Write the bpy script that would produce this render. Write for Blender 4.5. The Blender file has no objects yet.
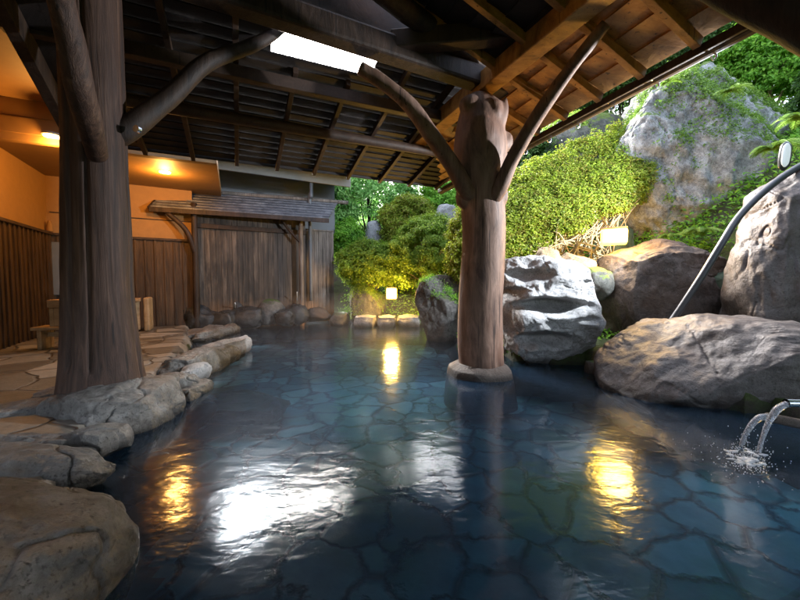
import bpy, math, random
import numpy as np
from mathutils import Vector
random.seed(7); RNG = np.random.default_rng(7)
sc = bpy.context.scene
C = sc.collection

# ------------------------------------------------------------------ camera, sky, sun, exposure
CAMZ, TILT, FPX = 1.1, math.radians(2.9), 360.0
cam = bpy.data.objects.new('camera', bpy.data.cameras.new('camera')); C.objects.link(cam)
cam.location = (0, 0, CAMZ); cam.rotation_euler = (math.radians(90) - TILT, 0, 0)
cam.data.sensor_width = 36; cam.data.lens = 36 * FPX / 800; cam.data.clip_start = .03; cam.data.clip_end = 600
sc.camera = cam
w = bpy.data.worlds.new('World'); sc.world = w; w.use_nodes = True
nt = w.node_tree; bg = nt.nodes['Background']
sky = nt.nodes.new('ShaderNodeTexSky'); sky.sky_type = 'NISHITA'; sky.sun_disc = False
SUN_EL, SUN_AZ = math.radians(36), math.radians(-26.5)
sky.sun_elevation = SUN_EL; sky.sun_rotation = SUN_AZ; sky.dust_density = 6; sky.air_density = 1.0; sky.ozone_density = 1.5
hsv = nt.nodes.new('ShaderNodeHueSaturation'); hsv.inputs['Saturation'].default_value = .68
nt.links.new(sky.outputs[0], hsv.inputs['Color']); nt.links.new(hsv.outputs[0], bg.inputs[0]); bg.inputs[1].default_value = .15
sun = bpy.data.objects.new('sun', bpy.data.lights.new('sun', 'SUN')); C.objects.link(sun)
sun.data.energy = 1.5; sun.data.angle = math.radians(13); sun.data.color = (.93, .96, 1)
sun.rotation_euler = (math.radians(90) - SUN_EL, 0, math.pi - SUN_AZ)
vs = sc.view_settings; vs.view_transform = 'Standard'; vs.look = 'None'; vs.gamma = 1; vs.use_curve_mapping = False
vs.exposure = 3.2
cy = sc.cycles; cy.use_denoising = True
try: cy.denoiser = 'OPENIMAGEDENOISE'
except Exception: pass
cy.max_bounces = 7; cy.transparent_max_bounces = 10; cy.diffuse_bounces = 4; cy.glossy_bounces = 3
cy.caustics_reflective = False; cy.caustics_refractive = False; cy.sample_clamp_indirect = 6

# ------------------------------------------------------------------ helpers
def px_at(px, py, Y):
    """the place a surveyed sight line (photo pixel) has at a measured distance Y from the tripod"""
    x = (px - 400) / FPX; y = (300 - py) / FPX
    d = Vector((x, math.cos(TILT) + y * math.sin(TILT), -math.sin(TILT) + y * math.cos(TILT)))
    return Vector((0, 0, CAMZ)) + d * (Y / d.y)
def gz(px, py, z=0.0):
    x = (px - 400) / FPX; y = (300 - py) / FPX
    d = Vector((x, math.cos(TILT) + y * math.sin(TILT), -math.sin(TILT) + y * math.cos(TILT)))
    return Vector((0, 0, CAMZ)) + d * ((z - CAMZ) / d.z)
def tag(o, label=None, cat=None, group=None, kind=None):
    if label: o['label'] = label
    if cat: o['category'] = cat
    if group: o['group'] = group
    if kind: o['kind'] = kind
    return o
def empty(name, loc, label, cat, group=None):
    o = bpy.data.objects.new(name, None); C.objects.link(o); o.location = loc; o.empty_display_size = .1
    return tag(o, label, cat, group)
def mesh(name, V, F, mat, parent=None, smooth=True):
    V = np.asarray(V, dtype=np.float64).reshape(-1, 3)
    me = bpy.data.meshes.new(name)
    if isinstance(F, np.ndarray):
        k = F.shape[1]; n = len(F)
        me.vertices.add(len(V)); me.vertices.foreach_set('co', V.ravel())
        me.loops.add(n * k); me.loops.foreach_set('vertex_index', F.astype(np.int32).ravel())
        me.polygons.add(n); me.polygons.foreach_set('loop_start', np.arange(0, n * k, k, dtype=np.int32))
        me.update(calc_edges=True)
    else:
        me.from_pydata([tuple(v) for v in V], [], [tuple(f) for f in F])
    me.validate()
    me.polygons.foreach_set('use_smooth', [smooth] * len(me.polygons)); me.update()
    for m in (mat if isinstance(mat, list) else [mat]): me.materials.append(m)
    o = bpy.data.objects.new(name, me); C.objects.link(o)
    if parent is not None:
        o.parent = parent; o.matrix_parent_inverse.identity()
        par = Vector(parent.location)
        pp = parent.parent
        while pp: par = par + Vector(pp.location); pp = pp.parent
        V2 = V - np.array(par)
        me.vertices.foreach_set('co', V2.ravel()); me.update()
    return o
def recentre(o):
    """origin of a one-mesh thing to its base"""
    me = o.data; n = len(me.vertices); a = np.empty(n * 3); me.vertices.foreach_get('co', a); a = a.reshape(-1, 3)
    c = np.array([(a[:, 0].min() + a[:, 0].max()) / 2, (a[:, 1].min() + a[:, 1].max()) / 2, a[:, 2].min()])
    me.vertices.foreach_set('co', (a - c).ravel()); me.update(); o.location = c
    return o
# --- value noise
def _h(i, j, k, s):
    n = (i * 374761393 + j * 668265263 + k * 2147483647 + s * 974634777) & 0xFFFFFFFF
    n = ((n ^ (n >> 13)) * 1274126177) & 0xFFFFFFFF
    return ((n ^ (n >> 16)) & 0xFFFF) / 65535.0
def vnoise(P, s=0):
    P = np.asarray(P, float); I = np.floor(P).astype(np.int64); f = P - I; u = f * f * (3 - 2 * f)
    r = 0
    for a in (0, 1):
        for b in (0, 1):
            for c in (0, 1):
                wgt = (u[:, 0] if a else 1 - u[:, 0]) * (u[:, 1] if b else 1 - u[:, 1]) * (u[:, 2] if c else 1 - u[:, 2])
                r = r + wgt * _h(I[:, 0] + a, I[:, 1] + b, I[:, 2] + c, s)
    return r * 2 - 1
def fbm(P, s=0, octv=4, gain=.5):
    P = np.asarray(P, float); r = 0; a = 1
    for o in range(octv):
        r = r + a * vnoise(P * (2 ** o) + 13.7 * o, s + o); a *= gain
    return r
def box_vf(p0, p1, wd, ht, up=(0, 0, 1)):
    """bar from p0 to p1 (centre line), width wd, height ht"""
    p0 = Vector(p0); p1 = Vector(p1); d = (p1 - p0).normalized(); up = Vector(up)
    s = d.cross(up).normalized(); u = s.cross(d).normalized()
    V = []
    for p in (p0, p1):
        for a, b in ((-1, -1), (1, -1), (1, 1), (-1, 1)): V.append(p + s * a * wd / 2 + u * b * ht / 2)
    return V, [(0, 1, 2, 3), (7, 6, 5, 4), (0, 4, 5, 1), (1, 5, 6, 2), (2, 6, 7, 3), (3, 7, 4, 0)]
class MB:
    def __init__(s): s.V = []; s.F = []
    def add(s, vf):
        V, F = vf; n = len(s.V); s.V += [tuple(v) for v in V]; s.F += [tuple(int(i) + n for i in f) for f in F]; return s
    def bar(s, p0, p1, wd, ht, up=(0, 0, 1)): return s.add(box_vf(p0, p1, wd, ht, up))
    def block(s, c, sz, rz=0):
        c = Vector(c); d = Vector((math.cos(rz), math.sin(rz), 0)) * sz[0] / 2
        return s.bar(c - d, c + d, sz[1], sz[2])
    def build(s, name, mat, parent=None, smooth=False, bevel=0):
        o = mesh(name, s.V, s.F, mat, parent, smooth)
        if bevel:
            m = o.modifiers.new('bevel', 'BEVEL'); m.width = bevel; m.segments = 2; m.limit_method = 'ANGLE'
        return o
def bar(name, p0, p1, wd, ht, mat, parent=None, bevel=.006, up=(0, 0, 1)):
    return MB().bar(p0, p1, wd, ht, up).build(name, mat, parent, bevel=bevel)
def crom(pts, n):
    pts = [np.array(p, float) for p in pts]; P = [2 * pts[0] - pts[1]] + pts + [2 * pts[-1] - pts[-2]]; out = []
    for i in range(1, len(P) - 2):
        for k in range(n):
            t = k / n; a, b, c, d = P[i - 1:i + 3]
            out.append(.5 * (2 * b + (c - a) * t + (2 * a - 5 * b + 4 * c - d) * t * t + (3 * b - a - 3 * c + d) * t ** 3))
    out.append(pts[-1]); return np.array(out)
def tube_vf(pts, radii, seg=20, n=8, rough=0.0, rs=6.0, seed=0, groove=None, cap=True):
    A = crom([tuple(p) + (r,) for p, r in zip(pts, radii)], n) if len(pts) > 1 else None
    P = A[:, :3]; R = A[:, 3]; T = np.gradient(P, axis=0); T /= np.linalg.norm(T, axis=1)[:, None]
    ref = np.array([1, 0, 0]) if abs(T[0][0]) < .8 else np.array([0, 1, 0])
    N = ref - T[0] * ref.dot(T[0]); N /= np.linalg.norm(N); th = np.linspace(0, 2 * np.pi, seg, endpoint=False)
    V = []
    for i in range(len(P)):
        N = N - T[i] * N.dot(T[i]); N /= np.linalg.norm(N); B = np.cross(T[i], N)
        r = np.full(seg, max(R[i], 1e-4))
        if groove is not None: r = r * groove(th, i / (len(P) - 1))
        V.append(P[i] + (np.cos(th) * r)[:, None] * N + (np.sin(th) * r)[:, None] * B)
    V = np.array(V)
    if rough:
        flat = V.reshape(-1, 3); Cn = np.repeat(P, seg, axis=0); d = flat - Cn
        rad = np.linalg.norm(d, axis=1)[:, None]
        k = fbm(flat * rs * np.array([1, 1, .35]) + seed * 7.1, seed, 4)
        V = (Cn + d * (1 + rough * k[:, None])).reshape(V.shape)
    L = len(P); V = list(V.reshape(-1, 3)); F = []
    for i in range(L - 1):
        for j in range(seg):
            a = i * seg + j; b = i * seg + (j + 1) % seg; F.append((a, b, b + seg, a + seg))
    if cap:
        V.append(P[0]); V.append(P[-1]); c0 = len(V) - 2; c1 = c0 + 1
        for j in range(seg):
            F.append((c0, (j + 1) % seg, j)); F.append((c1, (L - 1) * seg + j, (L - 1) * seg + (j + 1) % seg))
    return V, F
def tube(name, pts, radii, mat, parent=None, **k):
    V, F = tube_vf(pts, radii, **k); return mesh(name, V, F, mat, parent)
_ico = {}
def ico(sub):
    if sub not in _ico:
        import bmesh
        bm = bmesh.new(); bmesh.ops.create_icosphere(bm, subdivisions=sub, radius=1)
        bm.verts.ensure_lookup_table()
        _ico[sub] = (np.array([v.co[:] for v in bm.verts]), np.array([[v.index for v in f.verts] for f in bm.faces])); bm.free()
    return _ico[sub]
def rock_v(c, size, seed=0, sub=5, p=.72, facets=7, rough=.09, rs=1.6, rz=0, fine=.02, lean=(0, 0), strat=0):
    """boulder: rounded block, cut by a few soft planes, then weathered"""
    sub = min(7, sub + (1 if sub >= 5 else 0)); U, F = ico(sub); rg = np.random.default_rng(seed)
    V = np.sign(U) * np.abs(U) ** p; V = V / np.maximum(np.linalg.norm(V, axis=1)[:, None], 1e-6) * (1 / np.maximum(np.abs(U).max(axis=1), .01) ** (1 - p) * .92)[:, None]
    for _ in range(facets):
        n = rg.normal(size=3); n /= np.linalg.norm(n); d = rg.uniform(.62, .9)
        k = V @ n - d; V = V - np.where(k > 0, k * .82, 0)[:, None] * n
    mn = V.min(0); mx = V.max(0); V = (V - (mn + mx) / 2) / ((mx - mn) / 2)
    S = np.array(size) / 2
    N = fbm(U * rs + seed * 3.3, seed, 4); V = V * (1 + rough * N)[:, None] * .98
    V = V * S
    R = fbm(V * 3.0 + seed, seed + 9, 4) * fine * 1.5 - np.abs(fbm(V * 1.7 + seed, seed + 5, 3)) * fine * 1.6
    rdg = np.abs(fbm(V * 2.1 + seed * 1.7, seed + 2, 3)); R = R - fine * .8 * np.exp(-(rdg / .03) ** 2)
    rd2 = np.abs(fbm(V * 6.0 + seed * .7, seed + 12, 2)); R = R - fine * .18 * np.exp(-(rd2 / .06) ** 2) + fbm(V * 14.0, seed + 3, 3) * fine * .22
    if strat: R = R + strat * np.sin(V[:, 2] * 16 + 3 * vnoise(V * 2.2, seed)) * .5
    nn = U / S; nn /= np.linalg.norm(nn, axis=1)[:, None]
    V = V + nn * R[:, None]
    V[:, 0] += lean[0] * V[:, 2]; V[:, 1] += lean[1] * V[:, 2]
    cz, sz = math.cos(rz), math.sin(rz)
    V = np.stack([V[:, 0] * cz - V[:, 1] * sz, V[:, 0] * sz + V[:, 1] * cz, V[:, 2]], 1)
    return V + np.array(c), F
def rock(label, c, size, mat, name='boulder', cat='boulder', group=None, **k):
    V, F = rock_v(c, size, **k); o = mesh(name, V, F, mat); recentre(o); return tag(o, label, cat, group)
def rockpx(label, x0, x1, y0, y1, Y, depth, mat, sink=.12, name='boulder', cat='boulder', group=None, **k):
    """boulder whose face spans these sight lines at distance Y; its bottom is sunk a little"""
    a = px_at(x0, y0, Y); b = px_at(x1, y1, Y)
    zb = b.z - sink
    return rock(label, ((a.x + b.x) / 2, Y + depth * .25, (a.z + zb) / 2), (abs(b.x - a.x), depth, a.z - zb), mat, name, cat, group, **k)

# ------------------------------------------------------------------ materials
class NT:
    def __init__(s, name):
        s.m = bpy.data.materials.new(name); s.m.use_nodes = True; s.t = s.m.node_tree; s.n = s.t.nodes; s.b = s.n['Principled BSDF']; s.out = s.n['Material Output']
    def new(s, typ, **k):
        n = s.n.new('ShaderNode' + typ)
        for a, v in k.items():
            if a in n.inputs: n.inputs[a].default_value = v
            else: setattr(n, a, v)
        return n
    def link(s, a, b): s.t.links.new(a, b)
    def coord(s, scale=(1, 1, 1), rot=(0, 0, 0), kind='Object'):
        g = s.new('TexCoord'); m = s.new('Mapping'); m.inputs['Scale'].default_value = scale; m.inputs['Rotation'].default_value = rot
        s.link(g.outputs[kind], m.inputs[0]); return m.outputs[0]
    def noise(s, vec, scale, detail=6, rough=.6, dist=0):
        n = s.new('TexNoise'); n.inputs['Scale'].default_value = scale; n.inputs['Detail'].default_value = detail; n.inputs['Roughness'].default_value = rough; n.inputs['Distortion'].default_value = dist
        s.link(vec, n.inputs['Vector']); return n.outputs[0]
    def ramp(s, fac, stops):
        r = s.new('ValToRGB'); e = r.color_ramp.elements
        while len(e) < len(stops): e.new(.5)
        for i, (p, c) in enumerate(stops): e[i].position = p; e[i].color = tuple(c) + (1,) if len(c) == 3 else c
        s.link(fac, r.inputs[0]); return r.outputs[0]
    def mix(s, fac, a, b, blend='MIX'):
        m = s.new('MixRGB'); m.blend_type = blend
        for i, v in ((0, fac), (1, a), (2, b)):
            if hasattr(v, 'links') or isinstance(v, bpy.types.NodeSocket): s.link(v, m.inputs[i])
            else: m.inputs[i].default_value = v if i == 0 else tuple(v) + (1,)
        return m.outputs[0]
    def math(s, op, a, b=0.0, c=None):
        m = s.new('Math'); m.operation = op
        for i, v in enumerate((a, b) if c is None else (a, b, c)):
            if isinstance(v, bpy.types.NodeSocket): s.link(v, m.inputs[i])
            else: m.inputs[i].default_value = v
        return m.outputs[0]
    def bump(s, h, strength=.5, dist=.02, prev=None):
        b = s.new('Bump'); b.inputs['Strength'].default_value = strength; b.inputs['Distance'].default_value = dist
        s.link(h, b.inputs['Height'])
        if prev is not None: s.link(prev, b.inputs['Normal'])
        return b.outputs[0]
    def done(s, col=None, rough=.7, nrm=None, spec=.4, metal=0):
        if col is not None:
            if isinstance(col, bpy.types.NodeSocket): s.link(col, s.b.inputs['Base Color'])
            else: s.b.inputs['Base Color'].default_value = tuple(col) + (1,)
        if isinstance(rough, bpy.types.NodeSocket): s.link(rough, s.b.inputs['Roughness'])
        else: s.b.inputs['Roughness'].default_value = rough
        s.b.inputs['Specular IOR Level'].default_value = spec; s.b.inputs['Metallic'].default_value = metal
        if nrm is not None: s.link(nrm, s.b.inputs['Normal'])
        return s.m
def rock_mat(name, dark, mid, light, moss=0.0, mosscol=(.07, .12, .02), rough=.75, wet=0, scale=1.0, bump=.9, stain=None):
    t = NT(name); co = t.coord()
    n1 = t.noise(co, 2.2 * scale, 8, .65, .4); n2 = t.noise(co, 14 * scale, 8, .75)
    f = t.math('ADD', t.math('MULTIPLY', n1, .55), t.math('MULTIPLY', n2, .45))
    col = t.ramp(f, [(.34, dark), (.5, mid), (.66, light)])
    sp = t.noise(co, 55 * scale, 3, .6); col = t.mix(t.ramp(sp, [(.55, (0, 0, 0)), (.72, (1, 1, 1))]), col, tuple(c * .45 for c in dark)) if bump > .5 else col
    if stain: col = t.mix(t.ramp(t.noise(co, 1.6, 4, .6), [(.5, (0, 0, 0)), (.66, (.75, .75, .75))]), col, stain)
    if moss:
        g = t.new('NewGeometry'); sx = t.new('SeparateXYZ'); t.link(g.outputs['Normal'], sx.inputs[0])
        mn = t.noise(co, 3.2 * scale, 8, .78)
        k = t.math('ADD', t.math('MULTIPLY', sx.outputs[2], .5), t.math('MULTIPLY', mn, 1.1))
        k = t.ramp(k, [(1.08 - moss * .5, (0, 0, 0)), (1.16 - moss * .5, (1, 1, 1))])
        mc = t.mix(t.noise(co, 30, 4, .6), tuple(c * .5 for c in mosscol), tuple(c * 1.6 for c in mosscol))
        col = t.mix(k, col, mc)
    vo = t.new('TexVoronoi'); vo.feature = 'DISTANCE_TO_EDGE'; vo.inputs['Scale'].default_value = 2.3 * scale
    wob = t.mix(.12, co, t.noise(co, 3, 4), 'ADD'); t.link(wob, vo.inputs['Vector'])
    cr = t.ramp(vo.outputs[0], [(0, (0, 0, 0)), (.035, (1, 1, 1))])
    b1 = t.bump(cr, .25 * bump, .015)
    b2 = t.bump(n1, .6 * bump, .05, b1); b3 = t.bump(n2, .9 * bump, .03, b2); b4 = t.bump(t.noise(co, 45 * scale, 6, .7), .5 * bump, .007, b3)
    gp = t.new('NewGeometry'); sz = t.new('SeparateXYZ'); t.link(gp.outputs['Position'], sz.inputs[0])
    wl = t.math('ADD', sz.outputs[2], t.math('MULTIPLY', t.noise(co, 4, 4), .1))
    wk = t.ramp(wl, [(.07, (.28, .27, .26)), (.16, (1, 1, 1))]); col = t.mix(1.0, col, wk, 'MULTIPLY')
    return t.done(col, rough if not wet else t.math('SUBTRACT', rough, t.math('MULTIPLY', n1, wet)), b4, .35)
def wood_mat(name, dark, mid, light, grain=(22, 22, 1.6), rough=.7, bump=.6, knots=True, patch=None, rust=0):
    t = NT(name); co = t.coord(grain); n = t.noise(co, 1.0, 8, .7, .6); n2 = t.noise(t.coord((1.3, 1.3, .7)), 1.6, 4, .6)
    f = t.math('ADD', t.math('MULTIPLY', n, .7), t.math('MULTIPLY', n2, .3))
    col = t.ramp(f, [(.36, dark), (.52, mid), (.68, light)])
    if patch: col = t.mix(t.ramp(t.noise(t.coord((2, 2, .8)), 1.5, 4), [(.5, (0, 0, 0)), (.65, (.8, .8, .8))]), col, patch)
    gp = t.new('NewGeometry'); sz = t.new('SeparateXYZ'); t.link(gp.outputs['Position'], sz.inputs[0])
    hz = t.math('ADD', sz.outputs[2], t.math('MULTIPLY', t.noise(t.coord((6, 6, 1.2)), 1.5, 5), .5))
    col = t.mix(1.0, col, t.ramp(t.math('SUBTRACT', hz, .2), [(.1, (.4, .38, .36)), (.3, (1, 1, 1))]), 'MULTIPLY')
    if rust: col = t.mix(t.math('MULTIPLY', t.ramp(hz, [(.5, (1, 1, 1)), (.95, (0, 0, 0))]), rust), col, (.3, .13, .03))
    ck = t.noise(t.coord((28, 28, .9)), 1.0, 3, .5, .3); col = t.mix(t.ramp(ck, [(.30, (.85, .85, .85)), (.36, (0, 0, 0))]), col, tuple(c * .35 for c in dark))
    return t.done(col, rough, t.bump(n, bump, .012, t.bump(n2, .3, .02)), .3)
M = {}
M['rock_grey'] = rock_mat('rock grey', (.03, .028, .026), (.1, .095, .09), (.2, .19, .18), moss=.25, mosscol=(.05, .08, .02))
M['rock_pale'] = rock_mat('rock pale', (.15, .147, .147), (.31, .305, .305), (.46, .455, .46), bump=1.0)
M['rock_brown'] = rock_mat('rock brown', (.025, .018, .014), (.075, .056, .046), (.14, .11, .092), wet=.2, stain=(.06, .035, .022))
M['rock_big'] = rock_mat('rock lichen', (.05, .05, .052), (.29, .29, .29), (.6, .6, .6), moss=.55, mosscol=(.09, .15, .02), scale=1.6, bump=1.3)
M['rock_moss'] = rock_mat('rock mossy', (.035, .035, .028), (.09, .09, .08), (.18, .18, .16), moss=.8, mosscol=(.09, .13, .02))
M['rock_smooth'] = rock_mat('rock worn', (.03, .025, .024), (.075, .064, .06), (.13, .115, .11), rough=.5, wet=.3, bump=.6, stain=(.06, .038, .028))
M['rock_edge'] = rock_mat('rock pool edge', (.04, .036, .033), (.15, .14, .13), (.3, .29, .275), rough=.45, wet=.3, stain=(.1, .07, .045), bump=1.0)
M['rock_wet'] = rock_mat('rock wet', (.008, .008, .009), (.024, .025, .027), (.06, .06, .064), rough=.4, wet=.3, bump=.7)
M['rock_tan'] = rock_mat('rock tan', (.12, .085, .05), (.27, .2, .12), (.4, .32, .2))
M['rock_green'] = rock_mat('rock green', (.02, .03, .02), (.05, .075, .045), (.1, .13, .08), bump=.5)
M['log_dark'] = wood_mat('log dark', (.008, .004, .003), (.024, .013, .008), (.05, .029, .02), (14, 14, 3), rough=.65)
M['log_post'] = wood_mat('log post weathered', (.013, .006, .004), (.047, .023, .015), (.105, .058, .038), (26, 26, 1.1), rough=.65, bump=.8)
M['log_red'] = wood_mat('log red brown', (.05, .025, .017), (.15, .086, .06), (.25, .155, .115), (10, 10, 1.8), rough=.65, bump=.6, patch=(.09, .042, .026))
M['board_dark'] = wood_mat('board dark', (.005, .004, .004), (.015, .011, .01), (.034, .026, .024), (3, 3, 3), rough=.65)
M['beam_brown'] = wood_mat('beam brown', (.016, .009, .006), (.036, .02, .013), (.06, .035, .024), (5, 5, 5), rough=.6)
M['board_orange'] = wood_mat('board cedar', (.14, .06, .015), (.36, .165, .045), (.52, .28, .09), (3.5, 7, 3.5), rough=.55, bump=.4)  # cedar boards with lamp light under the eave put into the colour
M['plank_old'] = wood_mat('plank weathered', (.045, .035, .028), (.14, .112, .094), (.26, .215, .185), (16, 16, 1.2), rough=.75, bump=.8, rust=.7)
M['plank_wet'] = wood_mat('plank damp', (.01, .008, .007), (.05, .037, .029), (.15, .115, .09), (16, 16, .9), rough=.6, bump=.8, patch=(.012, .01, .009), rust=.35)  # darker planks: shade under the roof put into the colour, plus black and rust stains
M['plank_fence'] = wood_mat('plank stained', (.016, .008, .004), (.055, .029, .013), (.1, .055, .026), (16, 16, 1.2), rough=.6)
M['bench_wood'] = wood_mat('cypress', (.2, .12, .055), (.3, .19, .095), (.4, .28, .16), (5, 5, 9), rough=.55, bump=.2)
M['roof_dark'] = wood_mat('roof shingle', (.03, .03, .035), (.08, .08, .09), (.17, .17, .18), (6, 6, 6), rough=.45)
def plain(name, col, rough=.5, metal=0, spec=.5, bump=0):
    t = NT(name); co = t.coord(); n = t.noise(co, 8, 5, .6)
    c = t.mix(n, tuple(x * .8 for x in col), tuple(min(1, x * 1.15) for x in col))
    return t.done(c, rough, t.bump(n, bump, .01) if bump else None, spec, metal)
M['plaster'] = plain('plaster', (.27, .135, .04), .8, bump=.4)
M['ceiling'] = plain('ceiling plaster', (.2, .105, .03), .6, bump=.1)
M['fascia'] = plain('fascia cream', (.25, .235, .215), .6)
M['cladding_grey'] = plain('cladding grey', (.1, .105, .115), .6)
M['upper_wall'] = plain('upper wall', (.1, .085, .075), .8)
M['steel'] = plain('steel', (.6, .6, .62), .22, 1)
M['black_plastic'] = plain('black plastic', (.025, .027, .03), .3)
M['hose'] = plain('hose grey', (.03, .032, .038), .4)
M['pale_plastic'] = plain('pale plastic', (.6, .66, .64), .25)
def emit(name, col, s):
    t = NT(name); t.b.inputs['Base Color'].default_value = ((.35, .22, .08, 1) if s > .5 else (.2, .23, .22, 1))
    t.b.inputs['Emission Color'].default_value = tuple(col) + (1,); t.b.inputs['Emission Strength'].default_value = s; return t.m
M['lamp_glow'] = emit('lamp glow', (1, .62, .03), 1.8)
M['lamp_glow_far'] = emit('lamp glow far', (1, .6, .05), 2)
M['down_glow'] = emit('downlight glow', (1, .6, .18), 6)
M['flood_glow'] = emit('flood glow', (.85, .95, 1), .06)
def leaf_mat(name, dark, mid, light, trans=.45, dead=.0):
    t = NT(name); g = t.new('NewGeometry')
    f = t.math('ADD', t.math('MULTIPLY', g.outputs['Random Per Island'], .4), t.math('MULTIPLY', t.noise(t.coord(), 2.2, 5, .65), .7))
    col = t.ramp(f, [(.25, dark), (.52, mid), (.8, light)])
    if dead: col = t.mix(t.ramp(t.math('ADD', t.math('MULTIPLY', t.noise(t.coord(), 5, 5, .7), .75), t.math('MULTIPLY', g.outputs['Random Per Island'], .3)), [(.54, (0, 0, 0)), (.68, (dead, dead, dead))]), col, (.19, .12, .03))
    t.done(col, .5, None, .35)
    tr = t.new('BsdfTranslucent'); t.link(t.mix(.5, col, (.5, .7, .1), 'MULTIPLY') if False else col, tr.inputs[0])
    mx = t.new('MixShader'); mx.inputs[0].default_value = trans
    t.link(t.b.outputs[0], mx.inputs[1]); t.link(tr.outputs[0], mx.inputs[2]); t.link(mx.outputs[0], t.out.inputs[0]); return t.m
M['leaf_hedge'] = leaf_mat('leaf azalea', (.07, .11, .01), (.22, .31, .02), (.42, .52, .06), dead=.75)
M['leaf_green'] = leaf_mat('leaf green', (.06, .16, .015), (.18, .42, .04), (.35, .62, .08))
M['leaf_olive'] = leaf_mat('leaf olive', (.07, .13, .012), (.2, .33, .03), (.4, .54, .08), dead=.2)
M['leaf_maple'] = leaf_mat('leaf maple', (.08, .2, .05), (.2, .42, .11), (.4, .64, .22), .45)
M['leaf_dark'] = leaf_mat('leaf dark', (.015, .045, .01), (.045, .11, .022), (.11, .22, .045))
M['leaf_fern'] = leaf_mat('leaf fern', (.06, .13, .015), (.14, .26, .03), (.27, .42, .08), .4)
M['twig'] = plain('twig', (.34, .26, .14), .7)
M['soil'] = rock_mat('soil', (.015, .013, .008), (.04, .035, .02), (.07, .06, .035), moss=.5, mosscol=(.04, .06, .012))

# ------------------------------------------------------------------ setting: ground, pool floor, water, paving
pool_px = [(-260, 640), (40, 700), (112, 520), (108, 470), (160, 420), (168, 398), (186, 372), (205, 345), (200, 327)]
POOL = [(-1.6, -3.0)] + [tuple(gz(*p)[:2]) for p in [(60, 640), (105, 530), (100, 470), (120, 440), (160, 405), (185, 372), (200, 345), (196, 328)]]
POOL += [tuple(gz(*p)[:2]) for p in [(345, 322), (425, 328), (465, 344), (500, 362), (600, 372), (640, 392), (720, 415)]] + [(3.2, 2.6), (3.9, 1.2), (4.0, -3.0)]
PA = np.array(POOL)
def pool_sd(X, Y):
    """signed distance to the pool outline, negative inside"""
    P = np.stack([X, Y], -1); n = len(PA); d = np.full(X.shape, 1e9); ins = np.zeros(X.shape, bool)
    for i in range(n):
        a = PA[i]; b = PA[(i + 1) % n]; e = b - a; q = P - a
        t = np.clip((q @ e) / (e @ e), 0, 1); r = q - t[..., None] * e; d = np.minimum(d, np.hypot(r[..., 0], r[..., 1]))
        c = ((a[1] <= P[..., 1]) != (b[1] <= P[..., 1])) & (P[..., 0] < (b[0] - a[0]) * (P[..., 1] - a[1]) / (b[1] - a[1] + 1e-12) + a[0]); ins ^= c
    return np.where(ins, -d, d)
def ground_h(X, Y):
    sd = pool_sd(X, Y); out = np.maximum(sd, 0)
    side = (X + .5 * Y)
    k = np.clip((side - 2.0) / 1.2, 0, 1) * np.clip((Y - .0) / 2 + 1, 0, 1)
    back = np.clip((Y - 9.3) / 1.5, 0, 1) * np.clip((X + 2.1) / .8, 0, 1)
    k = np.maximum(k, back)
    st = np.where(X > 1.0, 1.15, .45)
    q = np.maximum(out - st, 0); hill = .2 + 1.0 * np.minimum(q, 3.0) + .45 * np.clip(q - 3.0, 0, 5) + .12 * np.clip(q - 8, 0, 30)
    nz = fbm(np.stack([X.ravel() * .6, Y.ravel() * .6, 0 * X.ravel()], 1), 3, 4).reshape(X.shape) * .12
    h = .08 * (1 - k) + (hill + nz) * k
    return np.where(sd < .12, -.75, h) * 1.0
def grid(xs, ys, zf):
    X, Y = np.meshgrid(xs, ys); Z = zf(X, Y); V = np.stack([X.ravel(), Y.ravel(), Z.ravel()], 1); nx, ny = len(xs), len(ys)
    i = (np.arange(ny - 1)[:, None] * nx + np.arange(nx - 1)[None]).ravel()
    return V, np.stack([i, i + 1, i + nx + 1, i + nx], 1)
xs = np.concatenate([[-300, -120, -60, -30], np.arange(-16, 18, .22), [30, 60, 120, 300]]); ys = np.concatenate([[-300, -100, -30], np.arange(-8, 24, .22), [40, 80, 150, 300]])
V, F = grid(xs, ys, ground_h); tag(mesh('ground', V, F, M['soil']), kind='structure')

t = NT('pool flagstones'); co = t.coord()
wob = t.mix(.22, t.mix(.35, co, t.noise(co, 1.2, 3), 'ADD'), t.noise(co, 5, 4), 'ADD')
vo = t.new('TexVoronoi'); vo.feature = 'DISTANCE_TO_EDGE'; vo.inputs['Scale'].default_value = 2.9; vo.inputs['Randomness'].default_value = .85; t.link(wob, vo.inputs['Vector'])
vc = t.new('TexVoronoi'); vc.inputs['Scale'].default_value = 2.9; vc.inputs['Randomness'].default_value = .85; t.link(wob, vc.inputs['Vector'])
sx = t.new('SeparateColor'); t.link(vc.outputs['Color'], sx.inputs[0])
c = t.ramp(t.math('ADD', t.math('MULTIPLY', sx.outputs[0], .5), t.math('MULTIPLY', t.noise(co, 6, 6), .5)), [(.3, (.04, .095, .1)), (.5, (.095, .19, .185)), (.7, (.19, .3, .28))])
c = t.mix(t.ramp(t.noise(co, .9, 3), [(.5, (0, 0, 0)), (.64, (.5, .5, .5))]), c, (.11, .15, .05))
g = t.ramp(t.math('ADD', vo.outputs[0], t.math('MULTIPLY', t.math('SUBTRACT', t.noise(co, 3.5, 4), .5), .09)), [(.01, (0, 0, 0)), (.1, (1, 1, 1))])
c = t.mix(t.ramp(t.noise(co, 2.4, 6, .7), [(.4, (.25, .25, .25)), (.7, (0, 0, 0))]), c, (.05, .06, .04)); c = t.mix(g, (.02, .034, .034), c)
M['flags'] = t.done(c, .6, t.bump(g, .6, .03, t.bump(t.noise(co, 9, 6), .4, .02)))
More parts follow.
